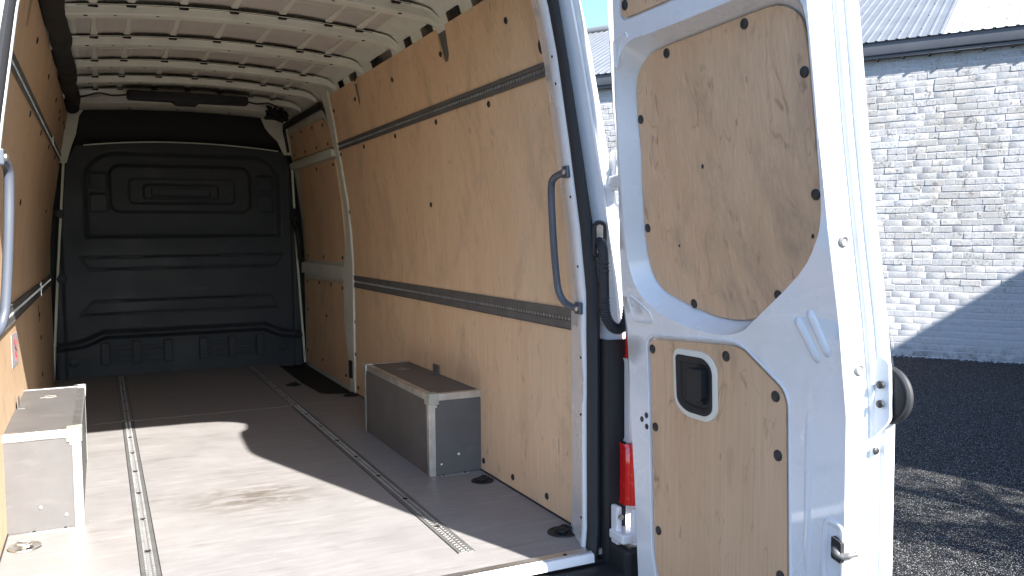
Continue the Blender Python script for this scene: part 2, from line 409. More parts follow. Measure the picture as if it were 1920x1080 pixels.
for b in bricks:
    s, z, kind, soft, q, d, rt = b; vf, me = BM[soft, kind][q]
    if id(b) in chosen:
        o = inst('brick', me, wp(s, d, z), wall, (rt * .3, rt, WANG + rt * .4))
    else:
        k = len(restV)
        ca, sa = math.cos(rt), math.sin(rt)
        for (x, y, zz) in vf[0]:
            x2 = x * ca + zz * sa; z2 = -x * sa + zz * ca
            restV.append(wp(s + x2, d - y, z + z2))
        restF += [tuple(i + k for i in f) for f in vf[1]]
me = bpy.data.meshes.new('brickwork'); me.from_pydata(restV, [], restF); me.materials.append(MT['brick_paint'])
o = link(bpy.data.objects.new('brickwork', me), wall); o['kind'] = 'stuff'
# loose grit washed up against the foot of the wall
GR = random.Random(8); gV, gF = [], []
for _ in range(900):
    s = GR.uniform(-1.2, 2.4); d = .012 + abs(GR.gauss(0, .075)); r = GR.uniform(.004, .013); k = len(gV)
    for q in range(5): a = q * 1.257 + GR.uniform(-.3, .3); gV.append(wp(s + r * math.cos(a) * GR.uniform(.7, 1.2), d + r * math.sin(a) * GR.uniform(.7, 1.2), G + .0005))
    gV.append(wp(s + GR.uniform(-.3, .3) * r, d, G + r * GR.uniform(.5, .9))); gF += [(k + q, k + (q + 1) % 5, k + 5) for q in range(5)]
me = bpy.data.meshes.new('grit'); me.from_pydata(gV, [], gF); me.materials.append(MT['mortar_paint'])
gr_ = bpy.data.objects.new('grit', me); C.objects.link(gr_); gr_['kind'] = 'stuff'; gr_['label'] = 'loose pale grit along the foot of the white brick wall'; gr_['category'] = 'grit'
# return wall of the building and back wall, plain
obj('end_wall', wbox(S0 - .2, S0, -6.4, 0, G - .05, ZE + .06), 'mortar_paint', bld, 0)
obj('back_wall', wbox(S0, S1, -6.6, -6.4, G - .05, ZE + .06), 'mortar_paint', bld, 0)
# gutter: box section with a rolled lip, fascia strip and its clips
gp = [(.015, 3.285), (.118, 3.285), (.126, 3.30), (.130, 3.435), (.138, 3.447), (.130, 3.455), (.116, 3.447), (.112, 3.31), (.030, 3.31), (.015, 3.445)]
ss = frange(S0 - .1, S1, .9) + [S1]
gut = obj('gutter', loft([[wp(s, d, z + .006 * math.sin(s * 2.1)) for d, z in gp] for s in ss], True, True), 'gutter_paint', bld, 30)
obj('fascia', wbox(S0 - .1, S1, .002, .10, 3.240, 3.280), 'slate', bld, 0, .003)
clip = proto('clip', box(-.012, .012, -.055, .055, -.018, .012), 'dark_hole', 0)
for s in frange(-.6, 1.7, .31): inst('clip', clip, wp(s, .058, 3.236), bld, (0, 0, WANG))
# corrugated roof sheets, one translucent
PT = math.radians(24)
def roof_sheet(s0, s1, up=True):
    pr = []
    p = .125; k = 0; s = s0
    while s < s1 - 1e-6:
        for ds, h in ((0, 0), (.040, 0), (.052, .011), (.076, .011), (.088, 0)):
            if s + ds <= s1: pr.append((s + ds, h))
        s += p
    pr.append((s1, 0))
    def pt(s, h, t):
        d = .155 - t * math.cos(PT); z = ZE + .055 + t * math.sin(PT)
        return wp(s, d + h * math.sin(PT), z + h * math.cos(PT))
    ts = [0, 1.2, 2.4, 3.75]
    a = [[pt(s, h, t) for s, h in pr] for t in ts]; b = [[pt(s, h - .004, t) for s, h in pr] for t in ts]
    V, F = loft(a, False); V2, F2 = loft(b, False)
    k = len(V); n = len(pr)
    F = F + [tuple(i + k for i in reversed(f)) for f in F2] + [(i, i + 1, i + 1 + k, i + k) for i in range(n - 1)]
    return V + V2, F
def roof_at(s, t, h=0):
    d = .155 - t * math.cos(PT); z = ZE + .055 + t * math.sin(PT); return wp(s, d + h * math.sin(PT), z + h * math.cos(PT))
scr = proto('screw', lathe([(.012, 0), (.012, .006), (.005, .011)], 8), 'slate', 0)
for i in range(14):
    s0 = -9.3 + .98 * i
    lit = abs(s0 + .48 - 1.0) < .5
    o = obj('roof_sheet', roof_sheet(s0, s0 + .98), 'rooflight_sheet' if lit else 'roof_sheet', bld, 30)
    if lit: o['label'] = 'pale cream translucent roof sheet'
    if -1.6 < s0 < 2.2:
        for t in (.35, 1.15, 1.9):
            for k in (1, 3, 5): inst('screw', scr, roof_at(s0 + .125 * k + .064, t + .02 * (k % 2), .011), o, (PT, 0, WANG))
# far slope and ridge
rz = ZE + .055 + 3.75 * math.sin(PT); rd = .155 - 3.75 * math.cos(PT)
obj('back_roof', ([wp(-9.3, rd, rz), wp(4.42, rd, rz), wp(4.42, rd - 3.5, ZE), wp(-9.3, rd - 3.5, ZE)], [(0, 1, 2, 3)]), 'roof_sheet', bld, 0)
obj('ridge_cap', tube([wp(-9.3, rd, rz + .02), wp(4.42, rd, rz + .02)], .09, 10), 'roof_sheet', bld)

# ------------------------------------------------------------------ brick wing standing out of the frame to the right: it shades the yard
A = Vector((5.66, -3.2, 0)); B_ = Vector((12.62, .10, 0)); ED = (B_ - A).normalized(); EN = Vector((ED.y, -ED.x, 0))
def ep(s, d, z): q = A + ED * s + EN * d; return (q.x, q.y, z)
LW = (B_ - A).length; EZ = 4.3
wing = thing('brick_outbuilding', 'low red brick outbuilding with slate roof meeting the white wall beside the yard', 'building', ep(3, 2.5, G))
def ebox(s0, s1, d0, d1, z0, z1): return [ep(s, d, z) for s in (s0, s1) for d in (d0, d1) for z in (z0, z1)], box(0, 1, 0, 1, 0, 1)[1]
obj('wall', ebox(0, LW, .12, .34, G, EZ - .05), 'brick_plain', wing, 0)
obj('wall', ebox(0, .22, .342, 4.8, G, EZ - .05), 'brick_plain', wing, 0)
obj('wall', ebox(.222, LW, 4.58, 4.8, G, EZ - .05), 'brick_plain', wing, 0)
for d0, d1 in ((0, 2.46), (4.92, 2.46)):
    obj('roof', loft([[ep(-.15, d0, EZ), ep(LW, d0, EZ)], [ep(-.15, d1, EZ + .85), ep(LW, d1, EZ + .85)], [ep(-.15, d1, EZ + .92), ep(LW, d1, EZ + .92)], [ep(-.15, d0, EZ + .07), ep(LW, d0, EZ + .07)], [ep(-.15, d0, EZ), ep(LW, d0, EZ)]], False), 'slate', wing, 0)
for d0 in (.341,):
    obj('gable', ([ep(.02, .12, EZ - .05), ep(.02, 4.8, EZ - .05), ep(.02, 2.46, EZ + .84)], [(0, 1, 2)]), 'brick_plain', wing, 0)
dr = obj('door', ebox(1.4, 2.35, .09, .118, G, G + 2.0), 'gutter_paint', wing, 0, .01); obj('handle', ebox(2.2, 2.24, .05, .088, G + .95, G + 1.07), 'steel', dr, 0, .004)
wn = obj('window', ebox(3.4, 4.6, .085, .118, G + .95, G + 2.05), 'trim_cream', wing, 0, .01); obj('pane', ebox(3.47, 4.53, .07, .084, G + 1.02, G + 1.98), 'cab_black', wn, 0)

# ------------------------------------------------------------------ tree whose leaves dapple the asphalt
def tree(x, y, h, rad, zc, seed, label):
    R = random.Random(seed); t = thing('tree', label, 'tree', (x, y, G))
    path = [(x, y, G), (x + .05, y + .03, G + h * .25), (x - .04, y + .06, G + h * .5), (x + .03, y, G + h * .8)]
    pts = catmull(path, 5); parts = [tube(pts, [.14 * (1 - .75 * i / len(pts)) for i in range(len(pts))], 10)]
    for k in range(11):
        a = R.uniform(0, 2 * PI); s = Vector(pts[5 + k % 9]); e = s + Vector((math.cos(a) * rad * .8, math.sin(a) * rad * .8, R.uniform(.3, 1.1)))
        parts.append(tube(catmull([s, (s + e) / 2 + Vector((0, 0, .12)), e], 4), [.045, .04, .035, .03, .025, .02, .016, .012, .008], 6))
    obj('trunk', join(*parts), 'bark', t)
    V, F = [], []
    cl = []
    for _ in range(46):
        q = Vector((R.gauss(0, 1), R.gauss(0, 1), R.gauss(0, 1))).normalized() * R.uniform(.35, 1) ** .5
        cl.append((Vector((x + q.x * rad, y + q.y * rad, zc + q.z * rad * .85)), R.uniform(.18, .38) * rad))
    for c, r in cl:
        for _ in range(75):
            p = c + Vector((R.gauss(0, .5), R.gauss(0, .5), R.gauss(0, .5))) * r
            a = Vector((R.uniform(-1, 1), R.uniform(-1, 1), R.uniform(-1, 1))).normalized(); b = a.orthogonal().normalized(); b.rotate(Matrix.Rotation(R.uniform(0, 6.3), 3, a)); L = R.uniform(.05, .10); k = len(V)
            V += [p, p + a * L * .5 + b * L * .32, p + a * L, p + a * L * .5 - b * L * .32]; F.append((k, k + 1, k + 2, k + 3))
    me = bpy.data.meshes.new('crown'); me.from_pydata([tuple(v) for v in V], [], F); me.materials.append(MT['leaf'])
    o = link(bpy.data.objects.new('crown', me), t); return t
tree(5.40, -4.45, 5.6, 1.05, 3.6, 5, 'leafy green tree standing beside the brick outbuilding behind the camera')

# ------------------------------------------------------------------ the van
van = thing('cargo_van', 'white panel van with plywood lined load space and its rear doors open', 'van', (0, 2.5, G))
van_label = van['label']
# right-hand lining profile (half width of the load space against height); the left is its mirror
XW = [(-1, .87), (.8, .87), (1.0, .862), (1.2, .845), (1.5, .803), (1.7, .77), (1.9, .73), (2.1, .60)]
def xw(z, side=1): return lerp(z, XW) - (0.018 * max(0, min(1, (z - .9) / .6)) if side < 0 else 0)
def wallpos(side, off=0.0):
    def f(y, z, t): return (side * (xw(z, side) - off + t), y, z)
    return f
ZC = frange(.9, 1.95, .08)

# ---- floor boards, seam at 2.75, cut away for the side-door step
FB = [('floor_board', [(-.872, .006), (.872, .006), (.872, 2.748), (-.872, 2.748)]),
      ('floor_board', [(-.872, 2.754), (.872, 2.754), (.872, 2.96), (.70, 3.02), (.665, 3.06), (.64, 3.5), (.65, 4.47), (-.872, 4.47)])]
for nm, L in FB:
    obj(nm, sheet([L], lambda u, v, t: (u, v, -t), .018), 'floor_film', van, 0, .0015)
obj('underfloor', box(-.93, .93, .0, 4.5, -.16, -.03), 'cab_black', van, 0)
obj('side_step', join(box(.64, .96, 3.0, 4.46, -.20, -.165), box(.60, .645, 3.0, 4.46, -.165, -.02)), 'black_plastic', van, 0, .004)
# rear sill: painted lip with an aluminium edge strip
sill = obj('rear_sill', loft([[(x, y, z) for y, z in ((.012, .0015), (-.004, .004), (-.020, .002), (-.025, -.004), (-.027, -.024), (.01, -.03))] for x in (-.79, -.4, 0, .4, .79)], True, True), 'paint', van, 40)
obj('edge_strip', box(-.785, .785, -.012, .022, .0042, .0068), 'aluminium', sill, 0, .001)
sh = proto('screw_hole', lathe([(.006, 0), (.006, .0012)], 10), 'dark_hole', 0)
for x in (-.55, -.1, .32, .70): inst('screw_hole', sh, (x, -.001, .0070), sill)

# ---- tie-down tracks let into the floor
def track(x, y0, y1, tm='aluminium'):
    w_ = .026
    t = obj('floor_track', join(box(x - w_, x - .0075, y0, y1, -.004, .0028), box(x + .0075, x + w_, y0, y1, -.004, .0028), box(x - .0074, x + .0074, y0, y1, -.004, -.0018)), 'galvanised' if tm == 'aluminium' else 'floor_film', van, 0, .0006)
    te = []; y = y0 + .012
    while y < y1 - .01:
        te.append(box(x - .0135, x - .0045, y, y + .0115, .0022, .0044)); te.append(box(x + .0045, x + .0135, y, y + .0115, .0022, .0044)); y += .0195
    o = obj('tooth_row', join(*te), tm, t, 0); o['kind'] = 'stuff'
    y = y0 + .25
    dk = []
    while y < y1 - .1: dk.append(box(x - .009, x + .009, y, y + .014, .0026, .0050)); y += .34
    o = obj('locking_slot', join(*dk), 'dark_hole', t, 0); o['kind'] = 'stuff'
    obj('joint_gap', join(box(x + w_ + .0005, x + w_ + .003, y0, y1, -.004, .0012), box(x - w_ - .0022, x - w_ - .0004, y0, y1, -.004, .0010)), 'dark_hole', t, 0)
track(-.4475, .03, 2.742); track(-.4475, 2.765, 4.44, 'floor_film'); track(.4455, .17, 2.742); track(.4455, 2.765, 4.44, 'floor_film')  # front lengths coloured dark like the board, painting in the shade there

# ---- recessed lashing rings
def lashing(x, y, ang, mat, r=.052):
    prof = [(r, .0012), (r * .97, .004), (r * .88, .0045), (r * .80, .001), (r * .62, .0005), (r * .6, .0006), (0.001, .0006)]
    o = obj('lashing_eye', move(lathe(prof, 28), (x, y, 0)), mat, van)
    sq = [(-.055, -.012), (-.03, -.034), (.03, -.034), (.034, .034), (-.03, .034), (-.055, .012)]
    ca, sa = math.cos(ang), math.sin(ang)
    P = [(x + (a * ca - b * sa) * r / .052, y + (a * sa + b * ca) * r / .052, 0) for a, b in sq]
    rng = [(x + (a * ca - b * sa) * .62 * r / .052, y + (a * sa + b * ca) * .62 * r / .052, .009 + .006 * (a > 0)) for a, b in rpoly([(-.034, -.03), (.036, -.03), (.036, .03), (-.034, .03)], .014)]
    obj('ring', tube(rng + [rng[0], rng[1]], .0045, 8), 'steel' if mat == 'steel' else 'black_plastic', o)
    hub = obj('hub', move(lathe([(.016, 0), (.016, .012), (.010, .015)], 14), (x, y, .001)), 'steel' if mat == 'steel' else 'black_plastic', o)
lashing(.80, .192, .2, 'black_plastic'); lashing(.80, .854, .2, 'black_plastic', .046); lashing(-.80, .854, PI - .2, 'steel', .05)
lashing(.573, 3.448, 0, 'black_plastic'); lashing(.81, 2.90, 0, 'black_plastic', .045)

# ---- boxed wheel arches
def wheel_box(side):
    s = side; x0, x1 = .632, .862; y0, y1, h = 1.003, 1.946, .337
    bx = obj('wheel_arch_box', join(*[(lambda a: a)(b) for b in [
        ([(s * p[0], p[1], p[2]) for p in box(x0 + .002, x0 + .012, y0 + .002, y1 - .002, .001, h - .002)[0]], box(0, 1, 0, 1, 0, 1)[1])]]), 'mesh_film', van, 0)
    def part(nm, m, b, bev=.001): return obj(nm, ([(s * p[0], p[1], p[2]) for p in b[0]], b[1]), m, bx, 0, bev)
    part('end_panel', 'mesh_film', box(x0 + .013, x1, y0 + .002, y0 + .012, .001, h - .002)); part('end_panel', 'mesh_film', box(x0 + .013, x1, y1 - .012, y1 - .002, .001, h - .002))
    part('top_panel', 'mesh_film', box(x0 + .002, x1, y0 + .002, y1 - .002, h - .0115, h))
    t = .026; e = .0018
    def angle(nm, parts): part(nm, 'aluminium', join(*parts), .0006)
    # long inner top edge, rear top edge, rear upright, far upright
    angle('edge_trim', [box(x0 - e, x0, y0 + .03, y1 - .03, h - t, h + e), box(x0, x0 + t, y0 + .03, y1 - .03, h, h + e)])
    angle('edge_trim', [box(x0 + .03, x1, y0 - e, y0, h - t, h + e), box(x0 + .03, x1, y0, y0 + t, h, h + e)])
    angle('edge_trim', [box(x0 - e, x0 + t, y0 - e, y0, .001, h - .032), box(x0 - e, x0, y0, y0 + t, .001, h - .032)])
    angle('edge_trim', [box(x0 - e, x0, y1 - t, y1, .001, h - .03)])
    angle('edge_trim', [box(x0 + .03, x1, y1 - t, y1 + e, h, h + e)])
    c = .042
    part('corner_cap', 'lichen_plate', join(box(x0 - 2.6 * e, x0 + c, y0 - 2.6 * e, y0 + c, h + e, h + 2.6 * e), box(x0 - 2.6 * e, x0 - e, y0 - 2.6 * e, y0 + c, h - c, h + 2.6 * e), box(x0 - 2.6 * e, x0 + c, y0 - 2.6 * e, y0 - e, h - c, h + 2.6 * e)), .0008)
    part('corner_cap', 'aluminium', join(box(x0 - 2.6 * e, x0 + c, y1 - c, y1 + 2.6 * e, h + e, h + 2.6 * e), box(x0 - 2.6 * e, x0 - e, y1 - c, y1 + 2.6 * e, h - c, h + 2.6 * e)), .0008)
    rv = lathe([(.0055, 0), (.0055, -.0015), (.002, -.003)], 10, 'y')
    for (x, z) in ((x0 + .052, .045), (x0 + .128, .08), (x0 + .03, h - .05)):
        o = obj('rivet', move(rv, (s * x, y0 + .001, z)), 'aluminium', bx)
    part('floor_bracket', 'aluminium', box(x0 + .045, x0 + .165, y0 - .018, y0 - .0005, .0005, .0025), .0004)
    for x in (x0 + .055, x0 + .15): obj('rivet', move(lathe([(.005, 0), (.005, .003)], 8), (s * x, y0 - .010, .0025)), 'dark_hole', bx)
    part('wall_bracket', 'galvanised', join(box(x1 - .012, x1 - .009, 1.475, 1.545, h, h + .042), box(x1 - .035, x1 - .009, 1.475, 1.545, h + .0005, h + .003)), .0005)
    # scratches left by loads
    part('scratch', 'trim_cream', join(box(.73, .79, 1.70, 1.704, h + .0003, h + .0006), box(.735, .775, 1.735, 1.739, h + .0003, h + .0006), box(.745, .765, 1.69, 1.70, h + .0003, h + .0006)), 0)
wheel_box(1); wheel_box(-1)

# ---- plywood lining, both sides
cap_me = proto('screw_cap', lathe([(.0001, -.002), (.0125, -.002), (.0125, .0015), (.0095, .0042), (.005, .0046), (.0046, .0030), (.0001, .0028)], 16, 'x'), 'screw_black', 40)
def caps(panel, side, pts, off=.009, big=1):
    for y, z in pts:
        slope = (xw(z + .05, side) - xw(z - .05, side)) / .1
        inst('screw_cap', cap_me, (side * (xw(z, side) - off), y, z), panel, (0, (PI if side > 0 else 0) + side * (-math.atan(slope)) * (-1), 0), (1, big, big))
def slot(y, zt, zb, w): return [(y + w * .62, zt), (y + w * .45, zb + w * .3), (y + w * .2, zb), (y - w * .2, zb), (y - w * .45, zb + w * .3), (y - w * .62, zt)]
def lining(side):
    s = side; th = .009
    slots = slot(2.395, 1.832, 1.70, .050) + slot(1.085, 1.832, 1.695, .080)
    up = [(.16, 1.548), (2.99, 1.548), (2.965, 1.832)] + slots + [(.10, 1.832)]
    mid = [(.10, .738), (3.02 if s > 0 else 4.44, .738), (2.98 if s > 0 else 4.44, 1.503), (.10, 1.503)]
    low = [(.06, .003), (2.99 if s > 0 else 4.44, .003), (2.99 if s > 0 else 4.44, .666), (.06, .666)]
    if s < 0: up = [(.16, 1.548), (4.44, 1.548), (4.44, 1.832), (3.72, 1.832), (3.715, 1.74), (3.69, 1.74), (3.685, 1.832)] + slots + [(.10, 1.832)]
    a = obj('plywood_panel', sheet([up], wallpos(s, th), th, ZC), 'plywood', van, 30)
    b = obj('plywood_panel', sheet([mid], wallpos(s, th), th, ZC), 'plywood', van, 30)
    c = obj('plywood_panel', sheet([low], wallpos(s, th), th), 'plywood', van, 30)
    for yy, zz, ww in ((2.395, 1.70, .056), (1.085, 1.695, .086)): obj('slot_liner', sheet([slot(yy, 1.831, zz - .004, ww)], wallpos(s, .0015), .0012), 'galvanised', a, 0)
    if s > 0:
        caps(a, s, [(.502, 1.73), (1.135, 1.734), (1.786, 1.735), (2.452, 1.738), (2.93, 1.736)])
        caps(a, s, [(.275, 1.60)], big=2.1)
        caps(b, s, [(.748, 1.478), (1.311, 1.478), (1.887, 1.478), (2.447, 1.478), (2.95, 1.478), (1.511, 1.125), (2.95, 1.128)])
        caps(c, s, [(2.951, .451), (2.94, .248), (2.90, .045), (.978, .046), (.698, .048), (.418, .05), (2.768, .186)])
    else:
        caps(a, s, [(1.507, 1.735), (2.321, 1.735), (3.084, 1.735), (3.55, 1.735), (3.62, 1.70), (4.1, 1.735), (4.36, 1.735)], big=1.1)
        caps(b, s, [(1.667, 1.478), (2.355, 1.478), (3.044, 1.478), (3.713, 1.478), (4.3, 1.478), (1.771, 1.133), (3.616, 1.146)], big=1.1)
        caps(c, s, [(3.09, .568), (3.137, .437), (3.135, .232)], big=1.1)
        obj('cut_slot', sheet([rpoly([(3.05, .53), (3.085, .53), (3.085, .622), (3.05, .622)], .01)], wallpos(s, th + .0012), .001), 'dark_hole', c, 0)
    # gap between lower panel and floor, dirt-dark foam strip
    obj('floor_seal', sheet([[(.06, -.001), (2.95, -.001), (2.95, .006), (.06, .006)]], wallpos(s, th + .0035), .003), 'rubber', c, 0)
    # lashing rails on the wall
    for zc, hh, y0, y1 in ((1.5255, .0205, .18, 2.985 if s > 0 else 4.40), (.702, .034, .12, 2.94 if s > 0 else 4.42)):
        def rp(y, z, t): return (s * (xw(zc, s) - .0135 + (xw(z, s) - xw(zc, s)) + t), y, z)
        rl = obj('lashing_rail', join(sheet([[(y0, zc - hh), (y1, zc - hh), (y1, zc - .008), (y0, zc - .008)]], rp, .004), sheet([[(y0, zc + .008), (y1, zc + .008), (y1, zc + hh), (y0, zc + hh)]], rp, .004),
                 sheet([[(y0, zc - .008), (y1, zc - .008), (y1, zc + .008), (y0, zc + .008)]], lambda y, z, t: (s * (xw(zc, s) - .0095 + t), y, z), .003)), 'galvanised', van, 20)
        te = []; y = y0 + .01
        while y < y1 - .015:
            X = s * (xw(zc, s) - .0100)
            te.append(box(min(X, X - s * .0030), max(X, X - s * .0030), y, y + .0085, zc - .0050, zc + .0050))
            y += .0225
        o = obj('tooth_row', join(*te), 'aluminium', rl, 0); o['kind'] = 'stuff'
        # folded edges
        for q in (-1, 1):
            z0 = zc + q * hh
            obj('rail_edge', tube([(s * (xw(z0, s) - .0135), y0, z0), (s * (xw(z0, s) - .0135), y1, z0)], .0028, 6), 'galvanised', rl)
        if s < 0:
            X = -(xw(zc, s) - .016); obj('rail_joint', box(X, X + .004, 3.20, 3.225, zc - hh - .006, zc + hh + .006), 'aluminium', rl, 0)
    return a, b, c
lining(1); PL = lining(-1)
# inspection sticker with a red scrawl on the left lower panel
st = obj('sticker', sheet([[(1.44, .50), (1.70, .49), (1.70, .615), (1.44, .625)]], wallpos(-1, .0105), .001), 'sticker', van, 0)
obj('red_mark', join(*[sheet([[(a[0] - .006, a[1]), (a[0] + .006, a[1]), (b[0] + .006, b[1]), (b[0] - .006, b[1])]], wallpos(-1, .0118), .001) for a, b in (((1.62, .52), (1.54, .60)), ((1.55, .535), (1.63, .585)), ((1.585, .51), (1.60, .605)), ((1.56, .57), (1.645, .545)))]), 'red_ink', st, 0)

# ---- body sides behind the lining (painted inner skin), left full length, right up to the side door
def skin(side, y0, y1, z0, z1, off, mat='inner_paint'):
    zs = [z0] + [z for z in frange(.8, 2.0, .1) if z0 < z < z1] + [z1]
    return loft([[(side * (xw(z, side) + off), y, z) for z in zs] for y in (y0, y1)], False)
obj('side_skin', skin(-1, .06, 4.5, -.03, 1.84, .012), 'inner_paint', van)
obj('side_skin', skin(1, .06, 3.05, -.03, 1.84, .012), 'inner_paint', van)

# ---- cant rails with their openings, posts seen through the plywood slots
def cant(side):
    s = side
    holes = [(.45, .75), (.86, 1.0), (1.165, 1.30), (1.43, 1.53), (1.72, 2.06), (2.33, 2.48), (2.60, 2.72)] + ([(3.3, 3.6), (3.85, 4.1)] if s < 0 else [])
    prof = [(.738, 1.825), (.722, 1.90), (.690, 1.945), (.635, 1.972)]
    y1 = 4.46 if s < 0 else 3.08
    def pos(y, v, t):
        x = lerp(v, [(0, .742), (.5, .724), (1, .690)]); z = lerp(v, [(0, 1.815), (.5, 1.868), (1, 1.896)])
        return (s * (x + t), y, z + t * .3)
    loops = [[(.05, 0), (y1, 0), (y1, 1), (.05, 1)]] + [rpoly([(a, .06), (b, .06), (b, .52), (a, .52)], .025) for a, b in holes]
    o = obj('cant_rail', sheet(loops, pos, .003, (.5,)), 'inner_paint', van, 30)
    obj('cavity', loft([[(s * x, y, z) for x, z in ((.80, 1.78), (.815, 1.88), (.78, 1.95), (.70, 1.97))] for y in (.05, y1)], False), 'inner_paint', o)
    # curved shoulder up to the roof skin
    obj('shoulder', loft([[(s * x, y, z) for x, z in ((.690, 1.896), (.672, 1.903), (.645, 1.909), (.61, 1.914))] for y in (.05, 4.46)], False), 'inner_paint', o)
cant(1); cant(-1)
obj('front_shoulder', loft([[(x, y, z) for x, z in ((.80, 1.70), (.775, 1.80), (.742, 1.86), (.690, 1.896))] for y in (3.08, 4.46)], False), 'inner_paint', van)

# ---- roof: pressed skin with lengthwise swages, cross bows with pads
def roofz(x):
    z = 1.958 - .044 * (x / .62) ** 2
    for c in (-.54, -.40, -.20, 0.0, .20, .40, .54):
        d = abs(x - c); z -= .003 * max(0, min(1, (.034 - d) / .012))
    return z
xs = sorted(set([round(-.63 + .007 * i, 4) for i in range(181)]))
xs = [x for x in xs if x <= .63]
rs_ = obj('roof_skin', loft([[(x, y, roofz(x)) for x in xs] for y in (.0, 1.5, 3.0, 4.5)], False), 'roof_panel', van, 60)
bows = [.50, 1.07, 1.60, 2.20, 2.78, 3.28, 3.75]
def bow(y0, wd=.082):
    pr = [(-.022, .034), (-.020, .032), (-.002, .030), (.0, .025), (.006, .003), (.010, 0), (wd - .010, 0), (wd - .006, .003), (wd, .025), (wd + .002, .030), (wd + .020, .032), (wd + .022, .034)]
    X = [-.735, -.722, -.70, -.675, -.645, -.60] + [-.5 + .1 * i for i in range(11)] + [.60, .645, .675, .70, .722, .735]
    rings = []
    for x in X:
        a = abs(x); zb = 1.902 - .032 * (a / .6) ** 2
        if a > .6: zb = lerp(a, [(.6, 1.870), (.66, 1.864), (.69, 1.858), (.71, 1.850), (.735, 1.838)])
        k = 1 if a < .66 else lerp(a, [(.66, 1), (.735, .55)])
        rings.append([(x * (1 if a <= .6 else 1), y0 + wd / 2 + (dy - wd / 2) * lerp(a, [(.6, 1), (.67, .96), (.735, .62)]), zb + dz * k) for dy, dz in pr])
    o = obj('roof_bow', loft(rings, False), 'inner_paint', van, 35)
    # black bonding pads on both flanges under each swage, drainage holes in the underside
    for x in (-.54, -.40, -.20, 0.0, .20, .40, .54):
        zt = roofz(x); zb = 1.902 - .032 * (abs(x) / .6) ** 2 + .030
        obj('bonding_pad', box(x - .019, x + .019, y0 - .020, y0 - .003, zb - .006, zt + .004), 'foam_black', o, 0, .004)
    obj('bonding_seam', tube([(x, y0 - .016, 1.902 - .032 * (x / .6) ** 2 + .034) for x in [-.6 + .06 * i for i in range(21)]], .0038, 6), 'foam_black', o)
    for x in (-.57, -.46, -.30, .06, .30, .46, .57):
        obj('hole', move(lathe([(.011 if abs(x) > .5 else .007, 0), (.011 if abs(x) > .5 else .007, .001)], 12), (x, y0 + .028, 1.9012 - .032 * (abs(x) / .6) ** 2)), 'dark_hole', o)
for y in bows: bow(y)
# pressed stiffener ribs running lengthwise between the bows
for ya, yb in zip(bows, bows[1:] + [4.16]):
    for x in (-.54, -.40, -.20, 0.0, .20, .40, .54):
        a, b = ya + .10, yb - .022
        m = .022
        z0 = roofz(x) - .001
        obj('roof_rib', loft([[(x + q * wd_, y, z0 - h_) for q, h_ in ((-1, 0), (-.7, hh), (.7, hh), (1, 0))] for y, wd_, hh in ((a, m * .6, .003), (a + (b - a) * .35, m * .45, .004), (a + (b - a) * .75, m * .6, .006), (b, m * .85, .008))], False), 'inner_paint', rs_, 30)
# faint stamped seams crossing between the bows
obj('roof_seam', join(*[tube([(x, y, roofz(x) - .001) for x in xs[::6]], .0022, 5) for y in (1.38, 2.55, 3.56)]), 'inner_paint', van)
# header above the bulkhead and its gusset plates
hd = obj('front_header', loft([[(x, y, z - .03 * (abs(x) / .7) ** 2) for y, z in ((4.16, 1.955), (4.17, 1.90), (4.20, 1.885), (4.30, 1.880), (4.42, 1.888), (4.50, 1.90), (4.50, 1.97))] for x in (-.70, -.5, -.25, 0, .25, .5, .70)], False), 'inner_paint', van, 40)
def bp_(x, z, t): return (x, 4.455 + t, z)
obj('gusset', sheet([[(.53, 1.90), (.58, 1.875), (.61, 1.80), (.64, 1.76), (.70, 1.70), (.745, 1.60), (.83, 1.60), (.80, 1.75), (.76, 1.90)]], bp_, .02), 'inner_paint', van, 0, .003)
obj('gusset', sheet([[(-.60, 1.90), (-.645, 1.83), (-.67, 1.70), (-.70, 1.62), (-.735, 1.50), (-.80, 1.50), (-.80, 1.75), (-.76, 1.90)]], bp_, .02), 'inner_paint', van, 0, .003)
for x in (-.33, -.02, .33):
    obj('bolt', move(lathe([(.008, 0), (.008, -.005)], 8), (x, 4.28, 1.879 - .03 * (abs(x) / .7) ** 2)), 'screw_black', hd)
# third lamp housing slung under the roof with its cable
lb = obj('lamp_housing', loft([[(x, 3.66 + y * k, 1.872 + z * k) for y, z in rpoly([(-.03, -.03), (.05, -.03), (.05, .03), (-.03, .03)], .012)] for x, k in ((-.365, .7), (-.355, .95), (0, 1.0), (.355, .95), (.365, .7))], True, True), 'rubber', van, 40)
obj('socket', loft([[(x, y, z) for x, y in ((-.105, 3.63), (.065, 3.63), (.065, 3.71), (-.105, 3.71))] if k == 0 else [(x, y, z) for x, y in ((-.075, 3.64), (.04, 3.64), (.04, 3.70), (-.075, 3.70))] for k, z in ((0, 1.846), (1, 1.822))], True, True), 'cab_black', lb, 0)
obj('cable', tube(catmull([(-.36, 3.68, 1.875), (-.44, 3.68, 1.865), (-.52, 3.66, 1.872), (-.60, 3.67, 1.85), (-.66, 3.7, 1.84)], 6), .006, 6), 'rubber', lb)
obj('cable', tube(catmull([(.36, 3.68, 1.875), (.42, 3.68, 1.862), (.50, 3.68, 1.87), (.56, 3.72, 1.855), (.62, 3.8, 1.84)], 6), .006, 6), 'rubber', lb)
R = random.Random(11); cb = []
for k in range(7):
    p = [(.60 + R.uniform(-.07, .07), 3.95 + R.uniform(-.1, .1), 1.845 + R.uniform(-.045, .045)) for _ in range(5)]; cb.append(tube(catmull(p, 5), R.uniform(.010, .020), 7))
obj('cable_bundle', join(*cb), 'foam_black', van)
